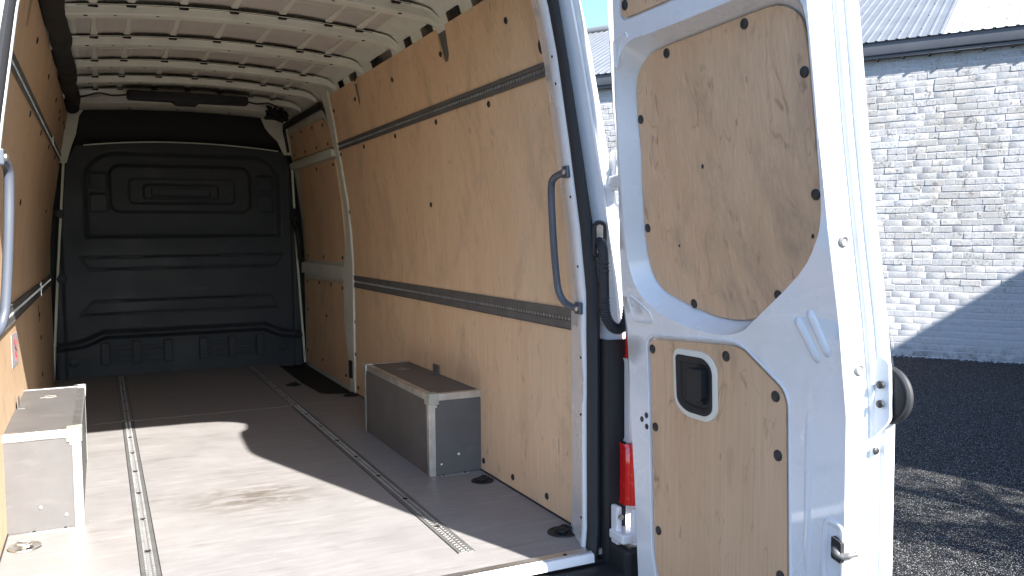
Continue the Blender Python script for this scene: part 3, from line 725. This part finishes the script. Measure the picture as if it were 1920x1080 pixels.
# black insulated hose clipped along the left roof edge
pts = []; y = .3
while y < 4.3:
    pts.append((-.676 + .006 * math.sin(y * 7), y, 1.866 + .008 * math.sin(y * 5.2 + 1))); y += .045
rr = [.045 + .005 * mnoise.noise((p[1] * 6, 1.3, 0)) - (.004 if int(i) % 9 == 0 else 0) for i, p in enumerate(pts)]
obj('insulated_hose', tube(pts, rr, 14), 'foam_black', van, 60)

# ---- bulkhead: moulded plastic, relief as a height field
def sdrr(x, z, cx, cz, hx, hz, r):
    qx = abs(x - cx) - hx + r; qz = abs(z - cz) - hz + r
    return math.hypot(max(qx, 0), max(qz, 0)) + min(max(qx, qz), 0) - r
def sst(a, b, x):
    t = max(0, min(1, (x - a) / (b - a))); return t * t * (3 - 2 * t)
def para(x, z, x0a, x1a, za, x0b, x1b, zb):
    t = (z - za) / (zb - za); L = x0a + (x0b - x0a) * t; Rr = x1a + (x1b - x1a) * t
    return max(L - x, x - Rr, za - z, z - zb)
def relief(x, z):
    h = 0.0                                             # towards the load space is positive
    h -= .034 * sst(.02, -.03, max(sdrr(x, z, .035, 1.17, .665, .41, .20), (.985 - z) * 1.6))     # upper bay
    h += .020 * sst(.012, -.012, sdrr(x, z, .01, 1.33, .48, .165, .07)); h -= .016 * sst(.008, -.008, sdrr(x, z, .015, 1.315, .36, .088, .03))
    h += .014 * sst(.008, -.008, sdrr(x, z, .005, 1.31, .255, .05, .02)); h -= .010 * sst(.006, -.006, sdrr(x, z, .003, 1.31, .20, .032, .01))
    for cx in (-.545, .60):
        for cz, hz in ((1.23, .062), (1.385, .055)): h += .010 * sst(.007, -.007, sdrr(x, z, cx, cz, .058, hz, .015))
    h += .012 * math.exp(-((z - .985) / .06) ** 2) * sst(.78, .6, abs(x))
    g = min(abs(para(x, z, -.622, .672, .760, -.683, .735, .846)), abs(para(x, z, -.68, .684, .440, -.61, .626, .532)))
    h -= .008 * sst(.009, .002, g)
    d = para(x, z, -.64, .66, -.1, -.56, .59, .318)
    lip = sst(.03, -.02, min(d, z - .25 - .0 * abs(x)))
    h += .050 * sst(.018, -.018, max(z - lerp(abs(x - .01), [(0, .318), (.56, .318), (.68, .262), (.77, .245), (.9, .24)]), -1)) * 1.0
    h -= .035 * sst(.0, -.03, z - lerp(abs(x - .01), [(0, .292), (.55, .292), (.67, .236), (.9, .215)]))
    h += .022 * sst(.012, -.012, abs(abs(x) - .815) - .03)
    return h
def halfw(z, s): return (lerp(z, [(0, .852), (.5, .826), (.9, .806), (1.5, .788), (1.66, .74)]) if s > 0 else lerp(z, [(0, .858), (.8, .80), (1.5, .742), (1.66, .66)]))
nx, nz = 230, 210; V = []; F = []
for j in range(nz + 1):
    for i in range(nx + 1):
        u = -1 + 2 * i / nx; z = -.02 + j / nz * (1.665 - .045 * u * u + .02)
        x = u * halfw(z, u); V.append((x, 4.462 - relief(x, z), z))
for j in range(nz):
    for i in range(nx):
        a = j * (nx + 1) + i; F.append((a, a + 1, a + nx + 2, a + nx + 1))
bh = obj('bulkhead', (V, F), 'bulkhead_plastic', van, 75)
for x in (-.538, -.334, -.126, .117, .322, .525):
    obj('pad', sheet([rpoly([(x - .024, .09), (x + .024, .09), (x + .024, .235), (x - .024, .235)], .010)], lambda a, b, t: (a, 4.418 + t, b), .03), 'bulkhead_plastic', bh, 0, .006)
    obj('pad_recess_shade', sheet([rpoly([(x - .034, .078), (x + .034, .078), (x + .034, .247), (x - .034, .247)], .014)], lambda a, b, t: (a, 4.4415 + t, b), .004), 'cab_black', bh, 0)  # dark plate stands in for the shade in the groove round the pad
for x0, x1 in ((-.505, -.365), (-.30, -.16), (.15, .29), (.355, .49)):
    for z in (.115, .158, .20):
        obj('louvre', sheet([rpoly([(x0, z - .009), (x1, z - .009), (x1 - .012, z + .009), (x0 + .012, z + .009)], .006)], lambda a, b, t: (a, 4.424 + t, b), .02), 'bulkhead_plastic', bh, 0, .004)
        obj('louvre_slot_shade', sheet([[(x0 + .004, z - .017), (x1 - .004, z - .017), (x1 - .004, z - .009), (x0 + .004, z - .009)]], lambda a, b, t: (a, 4.4395 + t, b), .004), 'cab_black', bh, 0)  # dark strip below each louvre, in place of shade in the slot
for x, z in ((-.792, 1.15), (-.792, .70), (-.74, .115), (.70, .14)):
    obj('bolt_cover', move(lathe([(.034, 0), (.034, -.012), (.02, -.020), (.008, -.020)], 18, 'y'), (x, 4.445, z)), 'bulkhead_plastic', bh)
# bright folded flange along the top edge and both uprights
obj('top_flange', tube([(u * halfw(1.66, u), 4.458, 1.668 - .045 * u * u) for u in [-.95 + .1 * i for i in range(20)]], .0045, 6), 'inner_paint', bh)
obj('side_flange', tube([(halfw(z, 1) + .012, 4.44, z) for z in frange(0, 1.6, .1)], .009, 8), 'inner_paint', bh)
obj('side_flange', tube([(-halfw(z, -1) - .012, 4.44, z) for z in frange(0, 1.6, .1)], .009, 8), 'inner_paint', bh)
obj('upper_bulkhead', box(-.9, .9, 4.56, 4.58, -.03, 2.02), 'cab_black', van, 0)

# ---- sliding side door seen from inside
def sdpos(off): return lambda y, z, t: (lerp(z, XW) + off + t, y, z)
sdo = obj('side_door', sheet([rpoly([(3.03, -.10), (4.50, -.10), (4.50, 1.79), (3.13, 1.79), (3.03, 1.1)], [.01, .01, .08, .16, .1])], sdpos(.020), .04, frange(.85, 1.8, .1)), 'inner_paint', van, 30)
def sdp(pts, r, scr):
    o = obj('plywood_panel', sheet([rpoly(pts, r)], sdpos(.008), .011, frange(.85, 1.8, .1)), 'plywood', sdo, 30)
    for y, z in scr:
        inst('screw_cap', cap_me, (lerp(z, XW) + .008, y, z), sdo, (0, PI, 0))
sdp([(3.17, 1.545), (4.42, 1.56), (4.40, 1.755), (3.25, 1.735)], [.02, .02, .03, .09], [(3.33, 1.70), (3.62, 1.715), (3.95, 1.725), (4.3, 1.72), (3.28, 1.575), (3.6, 1.58), (3.95, 1.585), (4.3, 1.59)])
sdp([(3.20, .812), (4.42, .80), (4.30, 1.475), (3.18, 1.475)], [.04, .02, .06, .03], [(3.24, 1.44), (3.7, 1.445), (3.27, .84), (3.8, .835), (4.3, .83)])
sdp([(3.12, .01), (4.46, .01), (4.46, .655), (3.20, .675)], [.02, .02, .02, .04], [(3.3, .64), (3.6, .65), (3.95, .645), (4.35, .64), (3.2, .35), (3.75, .42), (4.35, .42), (3.25, .07), (3.9, .09), (4.4, .1)])
for z0, z1 in ((1.485, 1.535), (.70, .785)):
    obj('cross_rail', sheet([rpoly([(3.17, z0), (4.46, z0), (4.46, z1), (3.17, z1)], .012)], sdpos(-.012), .03), 'inner_paint', sdo, 0, .006)
gs = [(lerp(z, XW) - .004, y, z) for y, z in ((4.46, 1.62), (4.45, 1.76), (4.38, 1.805), (3.9, 1.803), (3.35, 1.797), (3.20, 1.785), (3.12, 1.70), (3.075, 1.554), (3.02, 1.30), (3.004, 1.188), (3.015, 1.06), (3.05, .93))]
gs = catmull(gs, 5); obj('door_seal', tube(gs, [.012 if p[1] > 3.2 else .008 for p in gs], 8), 'rubber', van)
obj('head_seal', loft([[(lerp(z, XW) - .008 + dx, y, z) for dx, z in ((0, 1.785), (-.012, 1.80), (-.008, 1.825), (.02, 1.83))] for y in (3.22, 3.8, 4.40)], False), 'rubber', van)
# white C-post between lining and side door
post = [(2.965, 1.86), (3.10, 1.86), (3.09, 1.72), (3.055, 1.55), (3.01, 1.30), (2.992, 1.15), (3.005, 1.03), (3.05, .93), (3.13, .83), (3.165, .74), (3.165, .42), (3.12, .30), (3.06, .17), (3.05, .004), (2.955, .004), (2.945, .3), (2.94, .8), (2.95, 1.2), (2.97, 1.5)]
pc = obj('c_post', sheet([post], lambda y, z, t: (lerp(z, XW) - .020 + t, y, z), .034, frange(.85, 1.85, .08)), 'inner_paint', van, 30, .007)
obj('latch_cover', sheet([rpoly([(2.985, .09), (3.045, .09), (3.05, .20), (2.985, .20)], .008)], lambda y, z, t: (lerp(z, XW) - .028 + t, y, z), .01), 'black_plastic', pc, 0, .002)
# black grab handle on the front edge of the side door
obj('grab_handle', tube(catmull([(.80, 4.43, 1.19), (.79, 4.40, 1.10), (.80, 4.30, 1.02), (.815, 4.30, .90), (.83, 4.36, .82), (.85, 4.40, .80)], 5), .022, 10), 'black_plastic', sdo)

# ---- rear opening: painted reveal, weatherstrip, drip channel, outer skin as matched rings
LIP = [(.770, -.06), (.788, -.02), (.795, .06), (.795, .20), (.795, .40), (.795, .452), (.796, .49), (.796, .53), (.796, .575), (.795, .66), (.795, .80), (.775, 1.00), (.738, 1.27), (.70, 1.52), (.67, 1.66), (.645, 1.74), (.605, 1.795), (.54, 1.83), (.44, 1.846), (.25, 1.852), (0, 1.855)]
OUT = [(.955, -.40), (.965, -.25), (.975, -.05), (.985, .20), (.99, .40), (.99, .452), (.99, .49), (.99, .53), (.99, .575), (.99, .66), (.985, .80), (.97, 1.0), (.935, 1.27), (.895, 1.52), (.872, 1.68), (.845, 1.80), (.80, 1.90), (.72, 1.99), (.56, 2.05), (.30, 2.08), (0, 2.09)]
NRM = []
for i in range(len(LIP)):
    a = Vector(LIP[max(i - 1, 0)]); b = Vector(LIP[min(i + 1, len(LIP) - 1)]); t = (b - a).normalized(); NRM.append(Vector((t.y, -t.x)))
NRM[-1] = Vector((0, 1)); NRM[0] = Vector((1, 0))
def full(fn):
    r = [fn(i) for i in range(len(LIP))]; return r + [(-p[0], p[1], p[2]) for p in reversed(r[:-1])]
def ring(o, y):
    def f(i): p = Vector(LIP[i]) + NRM[i] * (o(i) if callable(o) else o); return (p.x, y(i) if callable(y) else y, p.y)
    return full(f)
def lipy(i):
    z = LIP[i][1]
    return .0475 if .46 < z < .55 else lerp(z, [(0, .058), (.60, .059), (.80, .080)])
def sub(rings, keep):     # keep only the stretch of ring indices that satisfies keep(i)
    return rings
obj('rear_frame', loft([ring(.045, .20), ring(.012, lambda i: lipy(i) + .03), ring(.001, lambda i: lipy(i) + .004), ring(0, lipy), ring(-.001, .046), ring(.003, .040), ring(.012, .036)], False), 'paint', van, 40)
hm = proto('hole', lathe([(.0001, -.0006), (.0042, -.0006), (.0042, .0006), (.0001, .0006)], 10, 'x'), 'dark_hole', 0)
for z in (1.52, 1.44, 1.10, .885, .60, .42, .09): inst('hole', hm, (lerp(z, [(b, a) for a, b in LIP[:15]]) - .0012, .062, z), van, (0, -.12 if z > .8 else 0, 0))
def ks(i): return lerp(LIP[i][1], [(.9, 1.0), (1.5, .52), (1.84, .8)])
def wr(i): return lerp(LIP[i][1], [(0, .19), (.6, .185), (.8, .135), (1.2, .105), (1.66, .082), (1.855, .10)])
def kr(o, y): return ring(lambda i: o * ks(i), y)
obj('weatherstrip', loft([kr(.006, .038), kr(.001, .024), kr(.008, .008), kr(.022, .0), kr(.036, .006), kr(.043, .020), kr(.040, .036)], False), 'rubber', van, 50)
def cr(t, y): return ring(lambda i: .036 * ks(i) + t * (wr(i) - .036 * ks(i)), y)
obj('drip_channel', loft([cr(t, y) for t, y in ((0, .036), (.08, .036), (.14, .030), (.22, .010), (.30, -.006), (.40, -.022), (.48, -.024), (.54, -.018), (.60, -.030), (.70, -.038), (.80, -.036), (.90, -.022), (.97, -.004), (1, .03))], False), 'paint', van, 35)
def corner_ring(t, y):
    def f(i): p = (Vector(LIP[i]) + NRM[i] * wr(i)).lerp(Vector(OUT[i]), t); return (p.x, y, p.y)
    return full(f)
def oring(y, kx=1, top=None):
    def f(i):
        x, z = OUT[i]; z2 = z if top is None else (z if z < .35 else .35 + (z - .35) * (top - .35) / (2.09 - .35)); return (x * kx, y, z2)
    return full(f)
obj('outer_skin', loft([corner_ring(0, .0301), corner_ring(.35, .06), corner_ring(.7, .13), oring(.26), oring(1.5), oring(3.0), oring(4.8), oring(5.2, .985, 1.95), oring(5.6, .97, 1.45), oring(6.0, .95, .62), oring(6.5, .90, .42), oring(6.75, .78, .18)], False), 'paint', van, 30)
obj('front_panel', ([(-.74, 6.75, -.38), (.74, 6.75, -.38), (.62, 6.75, .17), (-.62, 6.75, .17)], [(0, 1, 2, 3)]), 'black_plastic', van, 0)
obj('underbody', box(-.93, .93, .05, 6.6, -.36, -.33), 'cab_black', van, 0)
# black lower corner trims, tail lamps, bumper
def corner(side):
    s = side
    V, F = loft([[(s * x, y, z) for x, y in ((.836, .034), (.838, -.020), (.842, -.025), (.880, -.030), (.900, -.032), (.905, .0))] for z in (-.14, .10, .40, .60, .655, .662)], False)
    o = obj('corner_trim', (V, F), 'black_plastic', van, 40)
    return o
for s in (1, -1):
    corner(s)
    def lens(z0, z1, x0, x1, d, m, par=None):
        zs = [z0, z0 + .012, (z0 + z1) / 2, z1 - .012, z1]
        prof = [(x0, -.040), (x0 - .004, -.066 - d), (x0 + .02, -.085 - d), (x1 - .03, -.082 - d), (x1, -.05 - d), (x1 + .004, .06)]
        return obj('tail_lamp' if par is None else 'lens', loft([[(s * x, y + (.008 if k in (0, 4) else 0), z) for x, y in prof] for k, z in enumerate(zs)], False, False), m, van if par is None else par, 50)
    tl = lens(.155, .345, .874, .975, .012, 'lamp_red')
    lens(.346, .605, .890, .972, .008, 'lamp_clear', tl); lens(.606, .700, .894, .968, .006, 'lamp_red', tl)
for s in (1, -1): obj('bumper_corner', ([(s * p[0], p[1], p[2]) for p in box(.842, .992, -.125, .025, -.42, .036)[0]], box(0, 1, 0, 1, 0, 1)[1]), 'black_plastic', van, 0, .015)
bp = [(-.02, -.036), (-.06, -.030), (-.115, -.036), (-.135, -.060), (-.14, -.16), (-.15, -.20), (-.15, -.40), (-.09, -.45), (-.01, -.45)]
bmp = obj('rear_bumper', loft([[(x, y + (.05 * max(0, (abs(x) - .85) / .12)), z) for y, z in bp] for x in (-.975, -.93, -.85, -.4, 0, .4, .85, .93, .975)], False), 'black_plastic', van, 40)
for k in range(7): obj('step_rib', box(-.5 + .15 * k, -.4 + .15 * k, -.11, -.07, -.034, -.026), 'black_plastic', bmp, 0, .002)
# hinge straps and pins on the right corner
for z in (1.175, .095):
    hg = obj('hinge', join(box(.835, .905, -.115, -.035, z - .045, z - .015), box(.842, .860, -.075, -.035, z - .06, z + .06)), 'paint', van, 0, .006)
    obj('hinge_pin', move(lathe([(.013, -.05), (.013, .05), (.008, .058)], 14), (.885, -.105, z)), 'paint', hg)
    obj('bolt', move(lathe([(.009, 0), (.009, -.007)], 6, 'y'), (.851, -.078, z + .03)), 'steel', hg)
# grab handles on both rear posts
for s in (1, -1):
    p = catmull([(s * .754, .060, 1.176), (s * .750, .092, 1.174), (s * .742, .135, 1.160), (s * .741, .150, 1.125), (s * .747, .152, 1.0), (s * .757, .150, .86), (s * .765, .142, .795), (s * .778, .110, .762), (s * .792, .060, .755)], 6)
    h = obj('grab_handle', tube(p, .0115, 12), 'handle_paint', van)
    for z, x in ((1.176, .750), (.755, .793)):
        fo = obj('handle_foot', ([(s * a, b, c) for a, b, c in box(x - .010, x + .003, .046, .082, z - .019, z + .019)[0]], box(0, 1, 0, 1, 0, 1)[1]), 'handle_paint', h, 0, .004)
        obj('screw', move(lathe([(.009, 0), (.009, -.004 * s), (.004, -.007 * s)], 10, 'x'), (s * (x - .010), .063, z)), 'aluminium', h)
# corrugated cable gaiter from post to door
gp_ = catmull([(.812, -.018, .962), (.806, -.045, .955), (.803, -.060, .92), (.804, -.062, .84), (.807, -.062, .76), (.822, -.066, .715), (.846, -.075, .700), (.866, -.085, .722), (.873, -.092, .79), (.874, -.096, .85), (.872, -.12, .885)], 22)
rr = []
for i, p in enumerate(gp_):
    rib = (p.z < .80 or .872 < p.z < .90) and i > 25
    rr.append((.0160 + (.0016 if (i % 3 == 0) else -.0008)) if rib else .0155)
ga = obj('cable_gaiter', tube(gp_, rr, 12), 'rubber', van, 60)
gm = [(.812 + a, -.020, .975 + b) for a, b in rpoly([(-.018, -.055), (.018, -.055), (.018, .045), (-.018, .045)], .017, 6)]
obj('grommet', tube([(x, y - .004, z) for x, y, z in gm] + [(gm[0][0], -.024, gm[0][2]), (gm[1][0], -.024, gm[1][2])], .007, 8), 'rubber', ga)
obj('grommet_plate', sheet([[(x, z) for x, y, z in gm]], lambda a, b, t: (a, -.026 + t, b), .008), 'steel', ga, 0)
# wheels
def wheel(x, y, s):
    r = .322
    t = obj('wheel', move(lathe([(.20, -.10), (.285, -.112), (r - .01, -.095), (r, -.07), (r, .07), (r - .01, .095), (.285, .112), (.20, .10)], 40, 'x'), (x, y, G + r)), 'tyre', van)
    obj('rim', move(lathe([(.205, .05 * s), (.20, .085 * s), (.17, .06 * s), (.08, .055 * s), (.06, .09 * s), (.0, .09 * s)], 32, 'x'), (x, y, G + r)), 'steel', t)
for x, s in ((.80, 1), (-.80, -1)):
    wheel(x, 1.47, s); wheel(x, 5.75, s)

# ------------------------------------------------------------------ right rear door, open at a right angle
DXT = [(-1, .84), (.6, .84), (.70, .834), (.807, .813), (.938, .790), (1.131, .758), (1.318, .733), (1.44, .717), (1.98, .638)]
def dx(z): return lerp(z, DXT)
def dp(off): return lambda y, z, t: (dx(z) + off + t, y, z)
DZ = [.6, .65, .7, .75, .807, .87, .938, 1.03, 1.131, 1.22, 1.318, 1.44, 1.6, 1.8]
out = [(-.196, -.10), (-.190, -.016), (-.170, .265), (-.146, .50), (-.140, .65), (-.147, .80), (-.172, .95), (-.203, 1.09), (-.241, 1.332), (-.272, 1.52), (-.288, 1.62), (-.312, 1.76), (-.352, 1.865), (-.43, 1.93), (-.55, 1.955), (-.75, 1.972), (-.90, 1.978), (-.940, 1.965), (-.955, 1.93)] + [(-.955, z) for z in (1.8, 1.6, 1.4, 1.2, 1.0, .8, .6, .4, .2, .05)] + [(-.955, -.07), (-.94, -.10)] + [(y, -.10) for y in (-.8, -.6, -.4, -.25)]
crease = [(-.232, 1.20), (-.238, 1.34), (-.262, 1.43), (-.330, 1.484), (-.43, 1.487), (-.568, 1.488), (-.79, 1.492), (-.87, 1.487), (-.925, 1.462), (-.948, 1.41), (-.950, 1.30), (-.949, 1.13), (-.942, 1.03), (-.920, .968), (-.859, .895), (-.704, .786), (-.655, .754), (-.60, .738), (-.540, .734), (-.44, .742), (-.343, .762), (-.260, .80), (-.215, .855), (-.203, .94), (-.214, 1.05)]
pane = [(-.262, 1.20), (-.266, 1.33), (-.285, 1.41), (-.345, 1.452), (-.43, 1.463), (-.542, 1.466), (-.767, 1.472), (-.83, 1.468), (-.880, 1.440), (-.897, 1.39), (-.900, 1.30), (-.900, 1.13), (-.900, 1.02), (-.878, .952), (-.801, .876), (-.680, .795), (-.640, .777), (-.60, .770), (-.550, .768), (-.47, .776), (-.323, .814), (-.270, .84), (-.240, .88), (-.232, .95), (-.240, 1.05)]
def dens(L, k=3):
    P = [(a, b, 0) for a, b in L]; P = P[-2:] + P + P[:3]; c = catmull(P, k); c = c[2 * k:(len(L) + 2) * k]; return [(p.x, p.y) for p in c]
crease = dens(crease); pane = dens(pane)
low = rpoly([(-.250, .690), (-.605, .712), (-.640, .706), (-.768, .628), (-.781, .60), (-.797, -.04), (-.315, -.04), (-.272, .06), (-.258, .40)], [.03, .03, .03, .035, .03, .03, .08, .15, .2])
topo = [(-.318, 1.552), (-.335, 1.546), (-.80, 1.549), (-.915, 1.556), (-.922, 1.62), (-.922, 1.90), (-.90, 1.925), (-.46, 1.892), (-.40, 1.865), (-.365, 1.80), (-.332, 1.66)]
topo = rpoly(topo, .012)
lowh = offset(low, .007); toph = offset(topo, .008)
prof = [(0, 0), (.003, .002), (.005, .006), (.014, .050), (.016, .052), (.024, .053), (.027, .055), (.029, .066), (.031, .068), (.040, .069), (.044, .072), (.050, .082), (.048, .088)]
def oring2(d, x): return [(dx(z) + x, y + (lerp(z, [(.70, -.15), (.80, -.085), (1.3, -.085), (1.9, -.16)]) - y) * (x / .088) ** 2 * max(0, min(1, (y + .5) / .12)), z) for y, z in offset(out, d)]
parts = [sheet([out, crease, lowh, toph], dp(0), 0, DZ)]
parts.append(loft([oring2(a, b) for a, b in prof], True))
parts.append(sheet([[(p[1], p[2]) for p in oring2(.048, .088)]], dp(.088), 0, DZ))
n_c = len(crease)
def between(a, b, t): return [(p[0] + (q[0] - p[0]) * t, p[1] + (q[1] - p[1]) * t) for p, q in zip(a, b)]
parts.append(loft([[(dx(z) + x, y, z) for y, z in between(crease, pane, t)] for t, x in ((0, 0), (.06, .004), (.22, .013), (.55, .034), (.85, .050), (1.0, .057))], True))
parts.append(sheet([offset(pane, .012)], dp(.062), 0, DZ))
for L in (lowh, toph):
    parts.append(loft([[(dx(z) + x, y, z) for y, z in offset(L, o)] for o, x in ((0, 0), (-.001, .010))], True)); parts.append(sheet([offset(L, -.001)], dp(.010), 0, DZ))
door = obj('rear_door', join(*parts), 'paint', van, 28)
door['label'] = 'open right rear door with plywood lining'
pu = obj('plywood_panel', sheet([offset(pane, -.003)], dp(.050), .009, DZ), 'plywood_door', door, 20)
pl = obj('plywood_panel', sheet([low], dp(.001), .008, DZ), 'plywood_door', door, 20)
pt_ = obj('plywood_panel', sheet([topo], dp(.001), .008, DZ), 'plywood_door', door, 20)
seal = obj('panel_gasket', loft([[(dx(z) + x, y, z) for y, z in offset(low, o)] for o, x in ((.0075, -.0012), (.012, -.003), (.016, 0))], True), 'paint', door, 50)
capd = proto('screw_cap', lathe([(.0001, -.001), (.0135, -.001), (.0132, .0018), (.0105, .0034), (.0001, .0036)], 18, 'x'), 'screw_black', 40)
def dcap(y, z, off, s=1):
    sl = (dx(z + .03) - dx(z - .03)) / .06
    inst('screw_cap', capd, (dx(z) + off, y, z), door, (0, PI + math.atan(sl), 0), (1, s, s))
for y, z in [(-.425, 1.443), (-.718, 1.452), (-.884, 1.319), (-.281, 1.295), (-.884, 1.066), (-.252, 1.001), (-.735, .842), (-.415, .800)]: dcap(y, z, .050, .92)
for y, z in [(-.265, .663), (-.579, .682), (-.748, .61), (-.274, .443), (-.757, .474), (-.290, .151), (-.770, .194), (-.775, -.01), (-.335, -.01)]: dcap(y, z, .001, 1.0 if y < -.5 else .95)
for y, z in [(-.338, 1.577), (-.90, 1.60), (-.62, 1.575), (-.88, 1.88)]: dcap(y, z, .001)
kn = proto('knot', lathe([(.0001, 0), (.0045, 0), (.0045, .0008), (.0001, .001)], 9, 'x'), 'screw_black', 0)
for y, z, k in ((-.523, 1.151, 1), (-.387, .953, .7), (-.863, .978, .9)): inst('knot', kn, (dx(z) + .0495, y, z), door, (0, PI, 0), (1, k, k * 1.3))
for y, z in ((-.231, .468), (-.209, .453), (-.233, .436)): inst('hole', kn, (dx(z) - .0003, y, z), door, (0, PI, 0), (1, 1.9, 1.9))
for y, z in ((-.9605, .968), (-.9605, .700)):
    g = obj('grommet', move(lathe([(.013, .004), (.013, -.002), (.010, -.005), (.007, -.004), (.005, -.001), (.0001, -.001)], 18, 'y'), (dx(z) + .030, y - .004, z)), 'plug_grey', door)
o = inst('screw_cap', capd, (dx(.53) + .056, -.984, .53), door, (0, 0, -PI / 2), (1, .6, .6))
# inner handle in its recessed bezel
hz = rpoly([(-.374, .668), (-.500, .670), (-.532, .645), (-.532, .530), (-.505, .512), (-.420, .512), (-.376, .535)], [.02, .03, .02, .02, .015, .05, .03])
hi = offset(hz, -.012); hc = (-.455, .59)
bz = obj('handle_bezel', join(loft([[(dx(z) + x, y, z) for y, z in offset(hz, o)] for o, x in ((.012, .001), (.0105, -.003), (0, -.004), (-.004, -.0045))], True)), 'trim_cream', door, 50)
obj('recess', join(loft([[(dx(z) + x, y, z) for y, z in offset(hz, o)] for o, x in ((-.0035, -.0055), (-.010, -.0065), (-.018, -.004), (-.022, -.003), (-.024, .0))], True), sheet([offset(hz, -.0235)], dp(-.0012), 0)), 'black_plastic', bz, 40)
hp = rpoly([(-.448, .552), (-.503, .556), (-.505, .638), (-.448, .636)], .010)
hl = rpoly([(-.428, .550), (-.448, .552), (-.448, .636), (-.428, .634)], .003)
obj('finger_well', sheet([hl], dp(-.0022), .001), 'dark_hole', bz, 0)
obj('pull_lever', sheet([hp], lambda y, z, t: (dx(z) - .024 + t + (-.45 - y) * .05, y, z), .022), 'black_plastic', bz, 0, .005)
obj('well_sill', sheet([rpoly([(-.435, .545), (-.50, .547), (-.495, .556), (-.44, .556)], .003)], dp(-.012), .011), 'black_plastic', bz, 0, .002)
# pressed stiffening flutes beside the window, pressed square at the hinge side, shallow swage
def flute(a, b, wd, hgt):
    A = Vector(a); B = Vector(b); t = (B - A).normalized(); nn = Vector((t.y, -t.x)); rings = []
    for k in range(13):
        f = k / 12; c = A.lerp(B, f); e = min(1, min(f, 1 - f) * 6)
        e = math.sqrt(max(0, 1 - (1 - e) ** 2)); rings.append([(dx((c + nn * wd * q * (.5 + .5 * e)).y) - hgt * e * (1 - q * q) + .0006, (c + nn * wd * q * (.5 + .5 * e)).x, (c + nn * wd * q * (.5 + .5 * e)).y) for q in (-1, -.75, -.4, 0, .4, .75, 1)])
    return loft(rings, False)
for a, b in (((-.836, .803), (-.886, .706)), ((-.876, .822), (-.916, .722))): obj('pressed_flute', flute(a, b, .013, .0075), 'paint', door, 80)
obj('pressed_flute', flute((-.851, .60), (-.852, .22), .012, .003), 'paint', door, 80)
sq = rpoly([(-.172, .815), (-.186, .735), (-.285, .738), (-.281, .765), (-.22, .80)], .02)
obj('pressed_square', join(loft([[(dx(z) + x, y, z) for y, z in offset(sq, o)] for o, x in ((.002, .0004), (0, -.0035), (-.004, -.0035), (-.007, .0004))], True)), 'paint', door, 60)
sq = rpoly([(-.268, 1.50), (-.33, 1.512), (-.335, 1.496), (-.30, 1.488), (-.27, 1.43), (-.258, 1.43)], .01)
obj('pressed_square', join(loft([[(dx(z) + x, y, z) for y, z in offset(sq, o)] for o, x in ((.002, .0004), (0, -.003), (-.003, -.003), (-.005, .0004))], True)), 'paint', door, 60)
# latch catch near the bottom in its pressed dish
ds = rpoly([(-.900, .375), (-.955, .37), (-.955, .235), (-.905, .225), (-.893, .25)], .02)
obj('latch_dish', join(loft([[(dx(z) + x, y, z) for y, z in offset(ds, o)] for o, x in ((.003, .0005), (0, -.003), (-.006, -.004), (-.014, -.0005))], True)), 'paint', door, 60)
la = obj('latch', join(tube(catmull([(.838, -.936, .318), (.831, -.946, .310), (.833, -.956, .306), (.842, -.968, .310), (.856, -.976, .314)], 5), [.009, .010, .011, .011, .010, .010, .009, .009, .008, .008, .008, .008, .007, .007, .007, .007, .006, .006, .006, .006, .006], 10)), 'galvanised', door)
obj('latch_plate', sheet([rpoly([(-.930, .296), (-.957, .290), (-.957, .335), (-.930, .343)], .004)], dp(-.011), .01), 'black_plastic', la, 0, .002)
# round black door buffer bolted to the closing edge
bu = obj('door_buffer', move(lathe([(.0001, -.010), (.045, -.008), (.054, -.005), (.0585, -.001), (.060, .003), (.058, .006), (.0001, .008)], 40, 'x'), (.918, -.990, .648)), 'black_plastic', door, 30)
obj('buffer_rim', move(lathe([(.0545, -.0055), (.058, -.0075), (.0615, -.004), (.0625, .002), (.060, .007), (.056, .0075)], 40, 'x'), (.918, -.990, .648)), 'rubber', bu, 30)
obj('buffer_bracket', sheet([rpoly([(-.982, .735), (-1.012, .72), (-1.016, .60), (-.984, .56)], .012)], lambda y, z, t: (.894 + t + (-1.0 - y) * .2, y, z), .008), 'paint', bu, 0, .002)
for z in (.672, .632): obj('bolt', move(lathe([(.0085, 0), (.0085, -.006), (.004, -.008)], 8, 'x'), (.892, -.998, z)), 'screw_black', bu)
# ---- the left rear door is its mirror image, folded right back along the van's side
def mirror_tree(o, parent):
    c = o.copy(); C.objects.link(c); c.parent = parent
    for ch in list(o.children): mirror_tree(ch, c)
    return c
ld = mirror_tree(door, van); ld.matrix_parent_inverse = Matrix.Translation(-van.location); ld.scale = (1, -1, 1); ld.location = (-1.985, -.20, 0); ld['label'] = 'left rear door folded back against the side'
